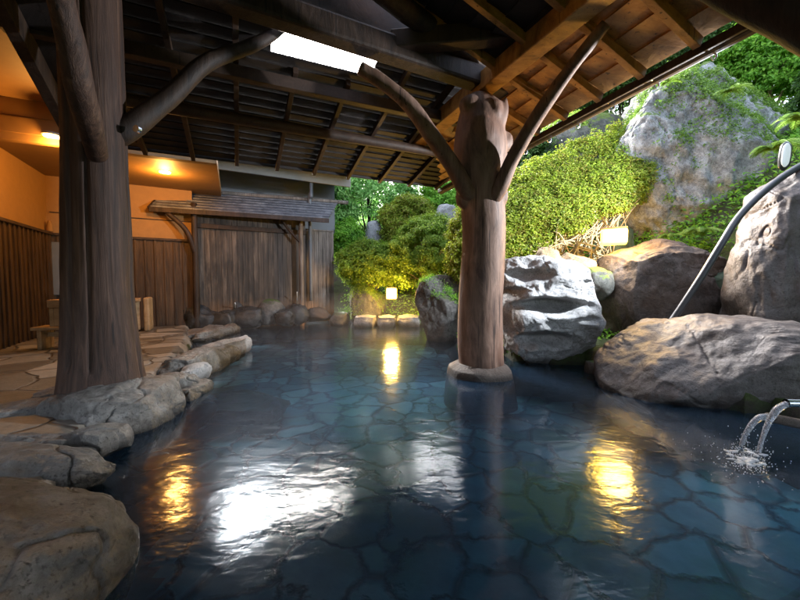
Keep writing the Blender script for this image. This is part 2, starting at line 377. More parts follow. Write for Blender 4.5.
V, F = grid(np.arange(-6, 6, .5), np.arange(-3.5, 13, .5), lambda X, Y: X * 0 - .46 + .0 * Y)
tag(mesh('pool_floor', V, F, M['flags']), kind='structure')

t = NT('hot spring water'); t.n.remove(t.b)
co = t.coord((1, 1, 1)); n1 = t.noise(t.coord((1.0, 1.5, 1)), 5.5, 3, .5, .3); n2 = t.noise(t.coord((1.0, 2.0, 1)), 22, 3, .5, .2); n3 = t.noise(co, 1.6, 2, .5)
b = t.bump(n3, .6, .013); b = t.bump(n1, .42, .0085, b); b = t.bump(n2, .25, .0018, b)
gl = t.new('BsdfGlossy'); gl.inputs['Roughness'].default_value = .125; gl.inputs['Color'].default_value = (.9, .95, 1, 1); t.link(b, gl.inputs['Normal'])
tr = t.new('BsdfTransparent'); tr.inputs[0].default_value = (.46, .72, .92, 1)
df = t.new('BsdfDiffuse'); df.inputs[0].default_value = (.035, .08, .15, 1)
m1 = t.new('MixShader'); m1.inputs[0].default_value = .12; t.link(tr.outputs[0], m1.inputs[1]); t.link(df.outputs[0], m1.inputs[2])
fr = t.new('Fresnel'); fr.inputs[0].default_value = 1.36; t.link(b, fr.inputs['Normal'])
m2 = t.new('MixShader'); t.link(fr.outputs[0], m2.inputs[0]); t.link(m1.outputs[0], m2.inputs[1]); t.link(gl.outputs[0], m2.inputs[2]); t.link(m2.outputs[0], t.out.inputs[0])
M['water'] = t.m
V, F = grid(np.linspace(-6.5, 6.5, 14), np.linspace(-3.5, 13, 17), lambda X, Y: X * 0)
tag(mesh('water', V, F, M['water']), kind='structure')

# crazy paving deck on the left
t = NT('crazy paving'); co = t.coord(); wob = t.mix(.25, co, t.noise(co, 1.5, 3), 'ADD')
vo = t.new('TexVoronoi'); vo.feature = 'DISTANCE_TO_EDGE'; vo.inputs['Scale'].default_value = 2.1; t.link(wob, vo.inputs['Vector'])
vc = t.new('TexVoronoi'); vc.inputs['Scale'].default_value = 2.1; t.link(wob, vc.inputs['Vector']); sx = t.new('SeparateColor'); t.link(vc.outputs['Color'], sx.inputs[0])
c = t.ramp(t.math('ADD', t.math('MULTIPLY', sx.outputs[0], .5), t.math('MULTIPLY', t.noise(co, 7, 8, .7), .5)), [(.25, (.07, .058, .045)), (.5, (.15, .13, .105)), (.75, (.26, .235, .2))])
g = t.ramp(vo.outputs[0], [(.01, (0, 0, 0)), (.05, (1, 1, 1))]); c = t.mix(g, (.06, .05, .04), c)
M['paving'] = t.done(c, .5, t.bump(g, .7, .03, t.bump(t.noise(co, 12, 6), .5, .02)))
def deck_h(X, Y):
    n = fbm(np.stack([X.ravel() * 1.2, Y.ravel() * 1.2, 0 * X.ravel()], 1), 8, 3).reshape(X.shape)
    q = np.clip((pool_sd(X, Y) + .02) / .22, 0, 1); return .14 + .012 * n - .5 * (1 - q * q * (3 - 2 * q))
# polygon deck: grid cells outside the pool, left side
xs = np.arange(-9, -.6, .07); ys = np.arange(-2, 11.5, .07); V, F = grid(xs, ys, deck_h)
cx = V[F].mean(1); sd = pool_sd(cx[:, 0], cx[:, 1]); keep = (sd > -.2) & (cx[:, 0] + .5 * cx[:, 1] < 1.9)
F = F[keep]; used, inv = np.unique(F, return_inverse=True); V = V[used]; F = inv.reshape(F.shape)
tag(mesh('pavement', V, F, M['paving']), kind='structure')

# ------------------------------------------------------------------ pavilion
E2 = np.array([.911, .411, 0]); NN = np.array([.411, -.911, 0]); C0 = np.array([.82, 7.4, 2.99])
def FS(t_, w_, dz=0): return C0 - t_ * E2 + w_ * NN + np.array([0, 0, .22 * w_ + dz])
ED = np.array([.337, -.942, 0]); EI = np.array([-.942, -.337, 0])
def RS(s, i, dz=0): return C0 + s * ED + i * EI + np.array([0, 0, .4 * i + dz])
pav = empty('bathing_pavilion', (.95, 4.26, 0), 'dark timber pavilion on log posts with a low board roof over the pool', 'pavilion')
A_ = lambda s, z: np.array([.95, 4.26, 0]) + s * E2 + np.array([0, 0, z])
RBD = np.array([.39, -.921, 0])
R_ = lambda s, z: np.array([.95, 4.26, 0]) + s * RBD + np.array([0, 0, z])
# far slope boarding: overlapping boards along the eave, an open slot below the ridge
wv = 0.0; mb = MB(); k = 0
while wv < 2.72:
    w2 = wv + .15; tl, tr_ = 5.5, -.0
    segs = [(tr_, tl)]
    if 2.2 < wv + .01: segs = [(tr_, 2.3), (3.42, tl)]
    elif abs(wv - .3) < .01: segs = [(tr_, tl)]
    for a, b_ in segs:
        mb.bar((FS(a, wv + .075, .055) + FS(a, wv + .075, .055)) / 2, FS(b_, wv + .075, .055), .172, .014, up=(-.03, .07, 1))
    wv = w2; k += 1
mb.build('roof_boarding', M['board_dark'], pav)
for k in range(9):
    tt = .1 + .61 * k
    bar('rafter', FS(tt, -.03, 0), FS(tt, 2.15 if 2.3 < tt < 3.5 else 2.78, 0), .055, .075, M['beam_brown'], pav, .004)
bar('fascia_board', FS(-.02, -.035, .055), FS(5.52, -.035, .055), .025, .06, M['board_dark'], pav)
tube('purlin', [FS(-.1, 1.28, -.1), FS(2, 1.27, -.095), FS(4.5, 1.28, -.1), FS(5.6, 1.28, -.1)], [.07, .072, .075, .075], M['beam_brown'], pav, rough=.06, rs=3)
bar('purlin', FS(-.0, 2.08, -.12), FS(5.6, 2.08, -.12), .1, .13, M['beam_brown'], pav)
bar('main_beam', A_(-4.5, 3.597), A_(.35, 3.4), .2, .22, M['log_dark'], pav, .03)
bar('main_beam', R_(-3.0, 3.345), R_(5.5, 3.345), .2, .2, M['board_orange'], pav, .012)
# right slope, lengthened out of view behind the camera to cut sky light
mb = MB(); i_ = 0.0
while i_ < .78:
    mb.bar(RS(-.1, i_ + .1, .055), RS(15, i_ + .1, .055), .235, .016, up=(.26, .09, 1)); i_ += .2
mb.build('roof_boarding', M['board_orange'], pav)
mb = MB(); i_ = .8
while i_ < 3.0:
    mb.bar(RS(3.3, i_ + .1, .055), RS(15, i_ + .1, .055), .235, .016, up=(.26, .09, 1)); i_ += .2
mb.build('roof_boarding', M['board_dark'], pav)
for k in range(14):
    s = 1.05 + .455 * k
    bar('rafter', RS(s, .02, 0), RS(s, .75 if s < 3.3 else 3.0, 0), .06, .085, M['board_orange'] if True else 0, pav, .004)
    p = RS(s + .03, -.02, 0)
    br = MB(); br.bar(p + np.array([-.03, 0, -.02]), p + np.array([.07, .02, -.03]), .012, .02)
    br.add(tube_vf([p + np.array([.06, .02, 0]), p + np.array([.1, .03, -.03]), p + np.array([.115, .03, -.075]), p + np.array([.09, .03, -.1]), p + np.array([.065, .02, -.075])], [.008] * 5, seg=6, n=4))
    br.build('gutter_bracket', M['steel'], pav)
# gutter: half-round trough outside the eave boards
gv = []; th = np.linspace(math.pi, 2 * math.pi, 9)
for s in (-.2, 15):
    for r in (.062, .056):
        for a in (th if r == .062 else th[::-1]):
            q = RS(s, -.11, .0); gv.append(q - EI * math.cos(a) * r + np.array([0, 0, math.sin(a) * r + .04]))
n = 18; gf = [(i, (i + 1) % n, n + (i + 1) % n, n + i) for i in range(n)] + [tuple(range(n)), tuple(range(2 * n - 1, n - 1, -1))]
mesh('gutter', gv, gf, M['beam_brown'], pav, smooth=False)
bar('fascia_board', RS(-.1, .0, -.035), RS(15, .0, -.035), .03, .07, M['log_dark'], pav)
# inner upper roof: right slope continues to a ridge, then the left slope down to the left verge
ridge = lambda s: RS(s, 3.0, .0)
def LS(s, i): p = RS(s, 3.0 + i, 0); p[2] = RS(0, 3.0, 0)[2] - .26 * i; return p
mb = MB(); i_ = 0.0
while i_ < 3.9:
    mb.bar(LS(3.3 - i_ * .02, i_ + .1) + np.array([0, 0, .055]), LS(15, i_ + .1) + np.array([0, 0, .055]), .23, .02, up=(-.25, -.1, 1)); i_ += .2
mb.build('roof_boarding', M['board_dark'], pav)
for k in range(9):
    s = 3.6 + .7 * k; bar('rafter', LS(s, .03), LS(s, 3.1), .07, .1, M['beam_brown'], pav)
bar('ridge_beam', ridge(3.2) + np.array([0, 0, -.12]), ridge(15) + np.array([0, 0, -.12]), .16, .2, M['log_dark'], pav)
# verge on the left rising towards the camera
v0 = px_at(66, 122, 4.0); v1 = px_at(6, 8, 3.0); dv = (v1 - v0)
bar('verge_board', v0 - dv * .6, v1 + dv * .8, .1, .2, M['log_dark'], pav)
mb = MB()
for k in range(2):
    o_ = Vector((.911, .411, 0)) * (.1 + .2 * k); mb.bar(v0 - dv * .5 + o_ + Vector((0, 0, .12)), v1 + dv * .8 + o_ + Vector((0, 0, .12)), .21, .02)
mb.build('roof_boarding', M['board_dark'], pav)
# gable boarding between the far skirt roof and the upper roof (set back behind the open slot)
g0 = A_(-6.0, 0); mb = MB()
for k in range(42):
    q = A_(.1 - .15 * k, 0); o2 = np.array([q[0], q[1], 0]) + NN[:3] * 0
    s_in = np.dot(np.array([q[0], q[1], 0]) - np.array([C0[0], C0[1], 0]), EI)
    zt = C0[2] + (.4 * s_in if s_in < 3 else 1.2 - .26 * (s_in - 3)) + .05
    if zt > 3.7: mb.bar(np.array([q[0], q[1], 3.62]), np.array([q[0], q[1], zt]), .15, .02, up=NN)
mb.build('gable_boarding', M['board_dark'], pav)
# tie beams inside
bar('tie_beam', R_(1.25, 3.56), R_(1.25, 3.56) - 4.6 * E2 + np.array([0, 0, .02]), .14, .16, M['beam_brown'], pav, .02)
bar('tie_beam', R_(.75, 3.56) + .2 * E2, A_(-.89, 3.53) - .25 * E2, .16, .18, M['beam_brown'], pav, .015)
tube('tie_beam', [R_(.0, 3.6), R_(.0, 3.6) - np.array([1.2, 1.0, -.1]), R_(.0, 3.6) - np.array([2.6, 2.6, -.3])], [.1, .1, .1], M['log_dark'], pav, rough=.05)
# left post: ribbed log
LP = gz(104, 385, .33); LP = Vector((LP.x * (LP.y + .28) / LP.y, LP.y + .28, 0))
def grooves(th, s):
    r = 1 + .03 * np.cos(3 * th + 1.0)
    for a0, dep, wd, s0 in ((-1.78, .13, .07, .19), (-1.17, .11, .05, .17), (-2.6, .08, .1, .0), (.3, .1, .1, 0)):
        d = np.abs((th - a0 + np.pi) % (2 * np.pi) - np.pi); r = r - (dep * np.exp(-(d / wd) ** 2)) * (1 if s > s0 else max(0, 1 - (s0 - s) * 25))
    return r
lp = [(LP.x, LP.y, .2), (LP.x, LP.y, .5), (LP.x - .0, LP.y, 1.0), (LP.x + .01, LP.y, 1.8), (LP.x + .02, LP.y, 2.6), (LP.x + .02, LP.y, 3.62)]
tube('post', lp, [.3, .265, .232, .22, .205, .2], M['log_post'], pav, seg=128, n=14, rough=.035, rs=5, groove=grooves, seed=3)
# left post limbs
tube('brace', [px_at(100, 175, 3.05), px_at(96, 148, 2.72), px_at(82, 95, 2.42), px_at(73, 50, 2.3), px_at(62, 5, 2.2), px_at(50, -60, 2.05)], [.05, .07, .08, .075, .07, .08], M['log_post'], pav, seg=28, rough=.06)
tube('brace', [px_at(98, 146, 2.97), px_at(118, 134, 2.98), px_at(139, 121, 3.05), px_at(172, 95, 3.2), px_at(205, 64, 3.35), px_at(240, 50, 3.5), px_at(264, 40, 3.62), px_at(282, 28, 3.72)], [.07, .095, .085, .08, .072, .062, .055, .045], M['log_dark'], pav, seg=28, rough=.06)
cpx = px_at(139, 130, 2.93); bb = MB().add(tube_vf([cpx, cpx + Vector((-.005, -.03, 0))], [.028, .028], seg=16, n=1)); bb.build('bolt', M['steel'], pav)
# centre post: smooth tree trunk with gnarled head, fused by remeshing
cx0, cy0 = .95, 4.26
tb = MB()
def cp(px, py, Y=4.26): return px_at(px, py, Y)
tb.add(tube_vf([(cp(480, 374).x, cy0, -.35), cp(480, 366), cp(479, 340), cp(480, 300), cp(484, 250), cp(484, 215), cp(481, 185), cp(480, 150), cp(479, 115), cp(478, 96)],
               [.33, .27, .27, .262, .245, .25, .25, .3, .24, .13], seg=40, n=8, rough=.07, rs=2.2, seed=5))
for (px, py, Y, r, sc3) in ((470, 106, 4.14, .12, (1, 1, 1)), (488, 118, 4.2, .19, (1, 1, 1.2)), (482, 140, 4.14, .21, (1.05, 1, 1.7)), (461, 150, 4.22, .09, (.8, 1, 1.3)), (499, 165, 4.22, .12, (1, 1, 1.6)), (497, 196, 4.2, .12, (1, 1, 1.4)), (466, 196, 4.2, .12, (1, 1, 1.4)), (507, 142, 4.25, .07, (1, 1, 1.6))):
    U, F3 = ico(3); c3 = np.array(px_at(px, py, Y)); V3 = U * r * np.array(sc3); V3 = V3 * (1 + .12 * fbm(U * 2 + px, px)[:, None]) + c3; tb.add((V3, F3))
tb.add(tube_vf([cp(494, 130, 4.15), cp(502, 112, 4.13), cp(506, 97, 4.1)], [.11, .075, .018], seg=14, n=5))
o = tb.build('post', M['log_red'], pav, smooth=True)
md = o.modifiers.new('fuse', 'REMESH'); md.mode = 'VOXEL'; md.voxel_size = .017; md.use_smooth_shade = True
md = o.modifiers.new('soften', 'SMOOTH'); md.iterations = 5; md.factor = .6
V, F = tube_vf([cp(480, 378) + Vector((0, 0, -.3)), (cx0, cy0, .01), (cx0, cy0, .09), (cx0, cy0, .14)], [.42, .375, .34, .27], seg=48, n=5, rough=.08, rs=3, seed=2)
mesh('footing', V, F, M['rock_brown'], pav)
tube('brace', [cp(476, 200, 4.2), cp(466, 190, 4.1), cp(452, 165, 4.05), cp(432, 136, 3.98), cp(410, 106, 3.9), cp(385, 84, 3.85), cp(360, 68, 3.8)], [.08, .095, .092, .085, .08, .072, .065], M['log_red'], pav, seg=24, rough=.09, rs=4)
tube('brace', [cp(486, 205, 4.15), cp(499, 190, 4.05), cp(512, 160, 3.95), cp(531, 126, 3.75), cp(555, 90, 3.5), cp(580, 56, 3.25), cp(606, 24, 3.05)], [.08, .088, .075, .068, .062, .052, .045], M['log_red'], pav, seg=24, rough=.09, rs=4, seed=4)
# near right post outside the frame, and its brace crossing the top right corner
tube('post', [(2.3, 1.4, -.7), (2.3, 1.4, 1.5), (2.28, 1.42, 3.3)], [.17, .16, .15], M['log_dark'], pav, rough=.05)
tube('brace', [px_at(650, -52, 2.35), px_at(720, -14, 2.05), px_at(800, 24, 1.8), px_at(890, 80, 1.55)], [.08, .085, .09, .09], M['log_dark'], pav, seg=24, rough=.07)

# ------------------------------------------------------------------ building on the left
P_ = lambda x, y, z=0: np.array([x, y, z])
KC = P_(-6.77, 6.92); D2 = np.array([.871, .491, 0]); D1 = np.array([-.456, .89, 0]); NB = np.array([.491, -.871, 0])   # corner, along the back wall, outward
bld = empty('bath_house', tuple(KC), 'orange lit plaster bath house wall and porch ceiling behind the timber screen', 'building')
def quad(name, pts, mat, par, thick=None):
    return mesh(name, pts, [(0, 1, 2, 3)], mat, par, False)
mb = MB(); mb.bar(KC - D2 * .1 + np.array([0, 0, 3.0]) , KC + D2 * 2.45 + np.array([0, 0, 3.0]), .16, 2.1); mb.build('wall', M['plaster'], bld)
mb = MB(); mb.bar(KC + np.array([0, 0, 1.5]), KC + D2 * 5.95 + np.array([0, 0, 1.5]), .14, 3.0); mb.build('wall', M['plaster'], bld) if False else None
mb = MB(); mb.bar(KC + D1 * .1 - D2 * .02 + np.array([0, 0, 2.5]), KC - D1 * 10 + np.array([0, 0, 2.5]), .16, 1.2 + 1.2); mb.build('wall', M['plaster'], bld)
bar('picture_rail', KC + NB * .09 + D2 * .1 + P_(0, 0, 2.42), KC + NB * .09 + D2 * 2.43 + P_(0, 0, 2.42), .02, .02, M['beam_brown'], bld)
# porch ceiling slab z 3.1
pts = [KC - D2 * .3 + D1 * .3, KC - D2 * .3 - D1 * 12, None, None]
fr_e = P_(-2.96, 5.9); fl = FS(8.4, -.2); fl[2] = 0
slab = [KC - D2 * .3 + D1 * .3, KC + D2 * 3.05 + D1 * .3, fr_e, fl]
V = [p + P_(0, 0, 3.1) for p in slab] + [p + P_(0, 0, 3.3) for p in slab]
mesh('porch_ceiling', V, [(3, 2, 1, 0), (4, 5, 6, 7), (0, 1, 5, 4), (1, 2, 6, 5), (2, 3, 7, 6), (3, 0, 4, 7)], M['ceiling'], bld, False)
sl4 = [fl + P_(-.05, 0), fl + E2 * 2.85, fl + E2 * 2.85 + D1 * .1, fl + D1 * .1 + P_(-.05, 0)]
V = [p + P_(0, 0, 3.325) for p in sl4] + [p + P_(0, 0, 3.7) for p in sl4]
mesh('fascia', V, [(3, 2, 1, 0), (4, 5, 6, 7), (0, 1, 5, 4), (1, 2, 6, 5), (2, 3, 7, 6), (3, 0, 4, 7)], M['ceiling'], bld, False)
sl2 = [fl + P_(-.05, 0), fr_e, fr_e + D1 * .12, fl + D1 * .12 + P_(-.05, 0)]
V = [p + P_(0, 0, 3.0) for p in sl2] + [p + P_(0, 0, 3.32) for p in sl2]
mesh('fascia', V, [(3, 2, 1, 0), (4, 5, 6, 7), (0, 1, 5, 4), (1, 2, 6, 5), (2, 3, 7, 6), (3, 0, 4, 7)], M['ceiling'], bld, False)
# outer, higher ceiling towards the camera at far left
sl3 = [fl + D1 * .05 - D2 * 4, fl + D1 * .05 + E2 * 2.85, fl - D1 * 4 + E2 * 2.85, fl - D1 * 4 - D2 * 4]
V = [p + P_(0, 0, 3.55) for p in sl3] + [p + P_(0, 0, 3.75) for p in sl3]
mesh('porch_ceiling', V, [(3, 2, 1, 0), (4, 5, 6, 7), (0, 1, 5, 4), (1, 2, 6, 5), (2, 3, 7, 6), (3, 0, 4, 7)], M['ceiling'], bld, False)
# upper storey over the porch
up = [KC - D2 * 5 + D1 * 3, KC + D2 * 3.0 + D1 * 3, fr_e + D1 * .9 - D2 * .05, fl + D1 * .9 - D2 * 5]
V = [p + P_(0, 0, 3.3) for p in up] + [p + P_(0, 0, 9) for p in up]
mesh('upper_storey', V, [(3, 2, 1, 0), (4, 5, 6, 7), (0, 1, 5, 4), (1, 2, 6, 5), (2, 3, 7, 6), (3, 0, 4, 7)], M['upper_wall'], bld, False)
# low wing with eaves behind the fountain roof
w0 = KC + D2 * 2.46; w1 = KC + D2 * 5.9
bar('wing_wall', w0 + D1 * .6 + P_(0, 0, 3.2), w1 + D1 * .6 + P_(0, 0, 3.2), .3, 1.5, M['cladding_grey'], bld)
bar('fascia', w0 + NB * .3 + P_(0, 0, 3.72), w1 + NB * .3 + D2 * .2 + P_(0, 0, 3.72), .05, .26, M['fascia'], bld)
bar('wing_eave', w0 - D1 * .25 + P_(0, 0, 3.9), w1 - D1 * .25 + D2 * .2 + P_(0, 0, 3.9), 1.4, .08, M['cladding_grey'], bld)
pp = px_at(311, 182, 9.2); tube('downpipe', [pp + Vector((0, 0, .05)), pp + Vector((0, 0, -.35)), pp + Vector((-.06, .1, -.5)), pp + Vector((-.06, .1, -3.0))], [.045] * 4, M['cladding_grey'], bld, seg=12)
pass
def downlight(p, power, r=.09):
    V, F = tube_vf([p + Vector((0, 0, .03)), p], [r * 1.2, r * 1.2], seg=24, n=1); f = mesh('downlight', V, F, M['fascia'], bld)
    V, F = tube_vf([p + Vector((0, 0, .0)), p + Vector((0, 0, -.012))], [r, r], seg=24, n=1); mesh('lens', V, F, M['down_glow'], bld)
    L = bpy.data.lights.new('downlight_lamp', 'POINT'); L.energy = power; L.color = (1, .46, .1); L.shadow_soft_size = .08
    l = bpy.data.objects.new('downlight_lamp', L); C.objects.link(l); l.location = p + Vector((0, 0, -.16))
downlight(gz(52, 136, 3.095), 9.5); downlight(gz(165, 172, 3.095), 10)
# timber cladding: boards and battens
def planks(name, a, b, z0, z1, mat, par, wd=.16, batten=True, out=NB, gap=.006, seed=1, jitter=.01):
    a = np.array(a, float); b = np.array(b, float); L = np.linalg.norm(b - a); d = (b - a) / L; n = int(L / wd); rg = np.random.default_rng(seed); mb = MB()
    for k in range(n):
        q = a + d * (k + .5) * L / n; j = rg.uniform(-jitter, jitter)
        mb.bar(q + P_(0, 0, z0) + out * j * .3, q + P_(0, 0, z1 + j) + out * j * .3, L / n - gap, .022, up=out)
        if batten: q2 = a + d * (k) * L / n; mb.bar(q2 + P_(0, 0, z0) + out * .022, q2 + P_(0, 0, z1) + out * .022, .035, .02, up=out)
    return mb.build(name, mat, par)
scr = empty('timber_screen', tuple(KC + NB * .1), 'brown board and batten screen along the foot of the orange wall', 'screen')
planks('boarding', KC + NB * .12 + D2 * .05, KC + NB * .12 + D2 * 2.43, .1, 1.98, M['plank_fence'], scr)
planks('boarding', KC - D1 * .1 + D2 * .12, KC - D1 * 6 + D2 * .12, .1, 1.98, M['plank_fence'], scr, out=D2, wd=.15)
bar('capping', KC + NB * .13 + P_(0, 0, 2.0), KC + NB * .13 + D2 * 2.43 + P_(0, 0, 2.0), .09, .05, M['beam_brown'], scr)
bar('capping', KC + D2 * .13 + P_(0, 0, 2.0) - D1 * .1, KC - D1 * 6 + D2 * .13 + P_(0, 0, 2.0), .09, .05, M['beam_brown'], scr)
# grey shutter panel behind the bench
q0 = KC + NB * .19 + D2 * .1; 
mb = MB(); mb.bar(q0 + P_(0, 0, .95), q0 + P_(0, 0, 1.9), .0001 + .0, .02) if False else None
bar('shutter_panel', q0 + P_(0, 0, 1.35), q0 + D2 * .55 + P_(0, 0, 1.35), .02, 1.0, M['cladding_grey'], scr)
# small wall lamp glow at the corner
wl = empty('wall_lamp', tuple(KC + NB * .2 + D2 * .12 + P_(0, 0, 2.04)), 'tiny lit lamp on the screen capping in the wall corner', 'lamp')
V, F = tube_vf([Vector(wl.location), Vector(wl.location) + Vector((0, 0, .1)), Vector(wl.location) + Vector((0, 0, .2))], [.05, .045, .02], seg=16, n=4); mesh('lamp_shade', V, F, M['plaster'], wl)

# ------------------------------------------------------------------ fountain shed
fs = empty('fountain_shelter', tuple(px_at(250, 318, 9.0)), 'small lean-to roof with weathered boards over the fountain rocks', 'shelter')
f0 = px_at(149, 207, 7.5); f1 = px_at(329, 219, 8.75); b0 = px_at(166, 190, 8.2); b1 = px_at(338, 203, 9.75)
def slabq(name, a, b, c, d, th, mat, par):
    V = [Vector(p) for p in (a, b, c, d)]; V = V + [p + Vector((0, 0, th)) for p in V]
    return mesh(name, V, [(3, 2, 1, 0), (4, 5, 6, 7), (0, 1, 5, 4), (1, 2, 6, 5), (2, 3, 7, 6), (3, 0, 4, 7)], mat, par, False)
mb = MB()
for k in range(7):
    u0 = k / 7; u1 = (k + 1.15) / 7
    a = f0.lerp(b0, u0); b = f1.lerp(b1, u0); c = f1.lerp(b1, u1); d = f0.lerp(b0, u1)
    V = [a + Vector((0, 0, .0)), b, c, d]; V = V + [p + Vector((0, 0, .022)) for p in V]
    V = [v + Vector((0, 0, .012 if i in (0, 1, 4, 5) else -.008)) for i, v in enumerate(V)]
    mb.add((V, [(3, 2, 1, 0), (4, 5, 6, 7), (0, 1, 5, 4), (1, 2, 6, 5), (2, 3, 7, 6), (3, 0, 4, 7)]))
mb.build('roof', M['roof_dark'], fs)
bar('fascia_board', f0 + Vector((0, 0, -.04)), f1 + Vector((0, 0, -.04)), .04, .1, M['log_dark'], fs)
bar('fascia_board', f0 + Vector((0, 0, -.04)), b0 + Vector((0, 0, -.04)), .04, .12, M['log_dark'], fs)
tube('ridge_pole', [b0 + Vector((0, 0, .03)), b1 + Vector((.25, .1, .03))], [.05, .05], M['plank_old'], fs)
for k in range(6): 
    a = f0.lerp(f1, (k + .5) / 6); b = b0.lerp(b1, (k + .5) / 6); bar('rafter', a + Vector((0, 0, -.04)), b + Vector((0, 0, -.04)), .05, .07, M['log_dark'], fs)
W0 = KC + D2 * 2.44 + NB * .05; W1 = KC + D2 * 4.95 + NB * .05
bar('backing', W0 - NB * .03 + P_(0, 0, 1.45), W1 - NB * .03 + P_(0, 0, 1.45), .02, 2.8, M['board_dark'], fs)
planks('back_boarding', W0, W1, .0, 2.9, M['plank_wet'], fs, wd=.11, batten=False, seed=4)
bar('rail', W0 + NB * .06 + P_(0, 0, 2.35), W1 + NB * .06 + P_(0, 0, 2.35), .05, .1, M['log_dark'], fs)
bar('rail', W0 + NB * .05 + P_(0, 0, 2.7), W1 + NB * .05 + P_(0, 0, 2.7), .05, .1, M['log_dark'], fs)
p = px_at(302, 318, 8.95); tube('post', [Vector((p.x, p.y, -.1)), Vector((p.x, p.y, 1.5)), Vector((p.x, p.y, 2.68))], [.055, .05, .05], M['plank_old'], fs)
tube('brace', [Vector((p.x, p.y, 2.05)), Vector((p.x - .25, p.y - .1, 2.35)), Vector((p.x - .45, p.y - .2, 2.65))], [.03] * 3, M['log_dark'], fs)
p = px_at(197, 318, 7.9); tube('post', [Vector((p.x, p.y, 0)), Vector((p.x, p.y, 1.5)), Vector((p.x, p.y, 2.8))], [.07, .06, .06], M['log_dark'], fs)
tube('brace', [Vector((p.x, p.y, 1.7)), Vector((p.x - .1, p.y - .15, 2.2)), Vector((p.x - .5, p.y - .25, 2.62))], [.05] * 3, M['log_dark'], fs)
# free fence panel at the right end
fp = empty('fence_panel', tuple(px_at(320, 312, 9.6)), 'weathered grey vertical board fence panel right of the fountain shelter', 'fence')
a = px_at(303, 300, 9.35); b = px_at(334, 300, 9.75); a.z = 0; b.z = 0
bar('backing', a + Vector((.02, .03, 1.2)), b + Vector((-.02, .03, 1.2)), .02, 2.3, M['board_dark'], fp)
planks('boarding', a, b, .05, 2.42, M['plank_old'], fp, wd=.1, batten=False, seed=9)
bar('capping', Vector((a.x, a.y, 2.45)), Vector((b.x, b.y, 2.45)), .06, .04, M['plank_old'], fp)
bar('post', Vector((b.x + .04, b.y, 0)), Vector((b.x + .04, b.y, 2.5)), .1, .1, M['plank_old'], fp)

# ------------------------------------------------------------------ benches
def bench(c, rz, label):
    b = empty('bench', c, label, 'bench', 'cypress benches on the deck'); c = Vector(c); ux = Vector((math.cos(rz), math.sin(rz), 0)); uy = Vector((-math.sin(rz), math.cos(rz), 0))
    def bl(name, off, sz):
        q = c + ux * off[0] + uy * off[1] + Vector((0, 0, off[2])); MB().block(q, sz, rz).build(name, M['bench_wood'], b, bevel=.008)
    bl('seat', (0, 0, .3), (.75, .34, .045)); bl('leg', (-.29, 0, .14), (.05, .3, .275)); bl('leg', (.29, 0, .14), (.05, .3, .275)); bl('rail', (0, 0, .2), (.52, .03, .07))
    return b, ux, uy
c = gz(58, 350, .145); bench((c.x + .0, c.y + .2, .145), .3, 'low wooden bench with a box on it left of the log post')
b2 = c + Vector((.02, .22, .345 - .02))
bx = empty('wooden_box', (b2.x, b2.y, .47), 'upright pale wooden box standing on the low bench', 'box')
mb = MB(); mb.block((b2.x + .05, b2.y, .60), (.5, .24, .26), .3); mb.build('body', M['bench_wood'], bx, bevel=.006)
mb = MB(); mb.block((b2.x + .05, b2.y, .79), (.53, .26, .11), .3); mb.build('lid', M['bench_wood'], bx, bevel=.006)
# end-framed stall right of the post
c = gz(146, 331, .145)
st = empty('bath_stall', (c.x, c.y, .145), 'pale wooden washing stall with a rounded end board right of the log post', 'stall')
e1 = Vector((-.45, .89, 0)); e2v = Vector((.87, .49, 0))
bar('end_board', c + Vector((.02, 0, .32)) , c + Vector((.02, 0, .32)) + e1 * .45, .1, .66, M['bench_wood'], st, .03)
bar('top_board', c + Vector((-.08, 0, .61)), c - e2v * .7 + Vector((-.0, 0, .61)), .3, .06, M['bench_wood'], st, .01)
bar('front_board', c + Vector((-.14, .05, .3)), c - e2v * .24 + Vector((0, .05, .3)), .04, .56, M['bench_wood'], st, .01)
bar('front_board', c - e2v * .5 + Vector((0, .05, .3)), c - e2v * .7 + Vector((0, .05, .3)), .04, .56, M['bench_wood'], st, .01)

# ------------------------------------------------------------------ rocks
# right bank
# R1: hollowed pale rock, beside the centre post
U, F = ico(7); V, _ = rock_v((0, 0, 0), (1.32, 1.25, 1.72), seed=21, sub=7, p=.7, facets=5, rough=.08, rz=.1, fine=.03)
def cave(V, c, r, dep, dirv):
    q = (V - np.array(c)) / np.array(r); d = np.sqrt((q ** 2).sum(1)) + .12 * vnoise(V * 5, 3)
    k = np.clip(1.15 - d, 0, 1); k = k * k * (3 - 2 * k); return V + np.array(dirv)[None] * (dep * k)[:, None]
for c_, r_, dep in (((-.42, -.62, .5), (.42, .5, .13), .3), ((-.1, -.6, .08), (.6, .5, .13), .42), ((-.2, -.6, -.42), (.6, .5, .16), .4), ((-.6, -.3, .25), (.3, .5, .1), .25), ((.35, -.6, -.1), (.2, .4, .06), .15), ((.42, -.6, .4), (.2, .3, .05), .1)):
    V = cave(V, c_, r_, dep, (.15, .95, .12))
V += (fbm(V * 4, 31, 4) * .022 * 1.0)[:, None] * np.array([.3, -1, .5])
cR = px_at(549, 310, 4.75); V = V * np.array([1.02, 1, .93]); V[:, 0] -= .10 * (V[:, 2]) * 1.0; V += np.array([cR.x, 4.9, .72])
o = mesh('boulder', V, F, M['rock_pale']); recentre(o); tag(o, 'pale hollowed rock with deep ledges at the water beside the centre post', 'boulder')
rockpx('broad smooth grey brown boulder lying along the right edge of the pool', 634, 930, 316, 418, 3.2, 1.5, M['rock_smooth'], sink=.35, seed=55, p=.74, facets=9, rough=.07, rz=-.3, sub=6, fine=.02)
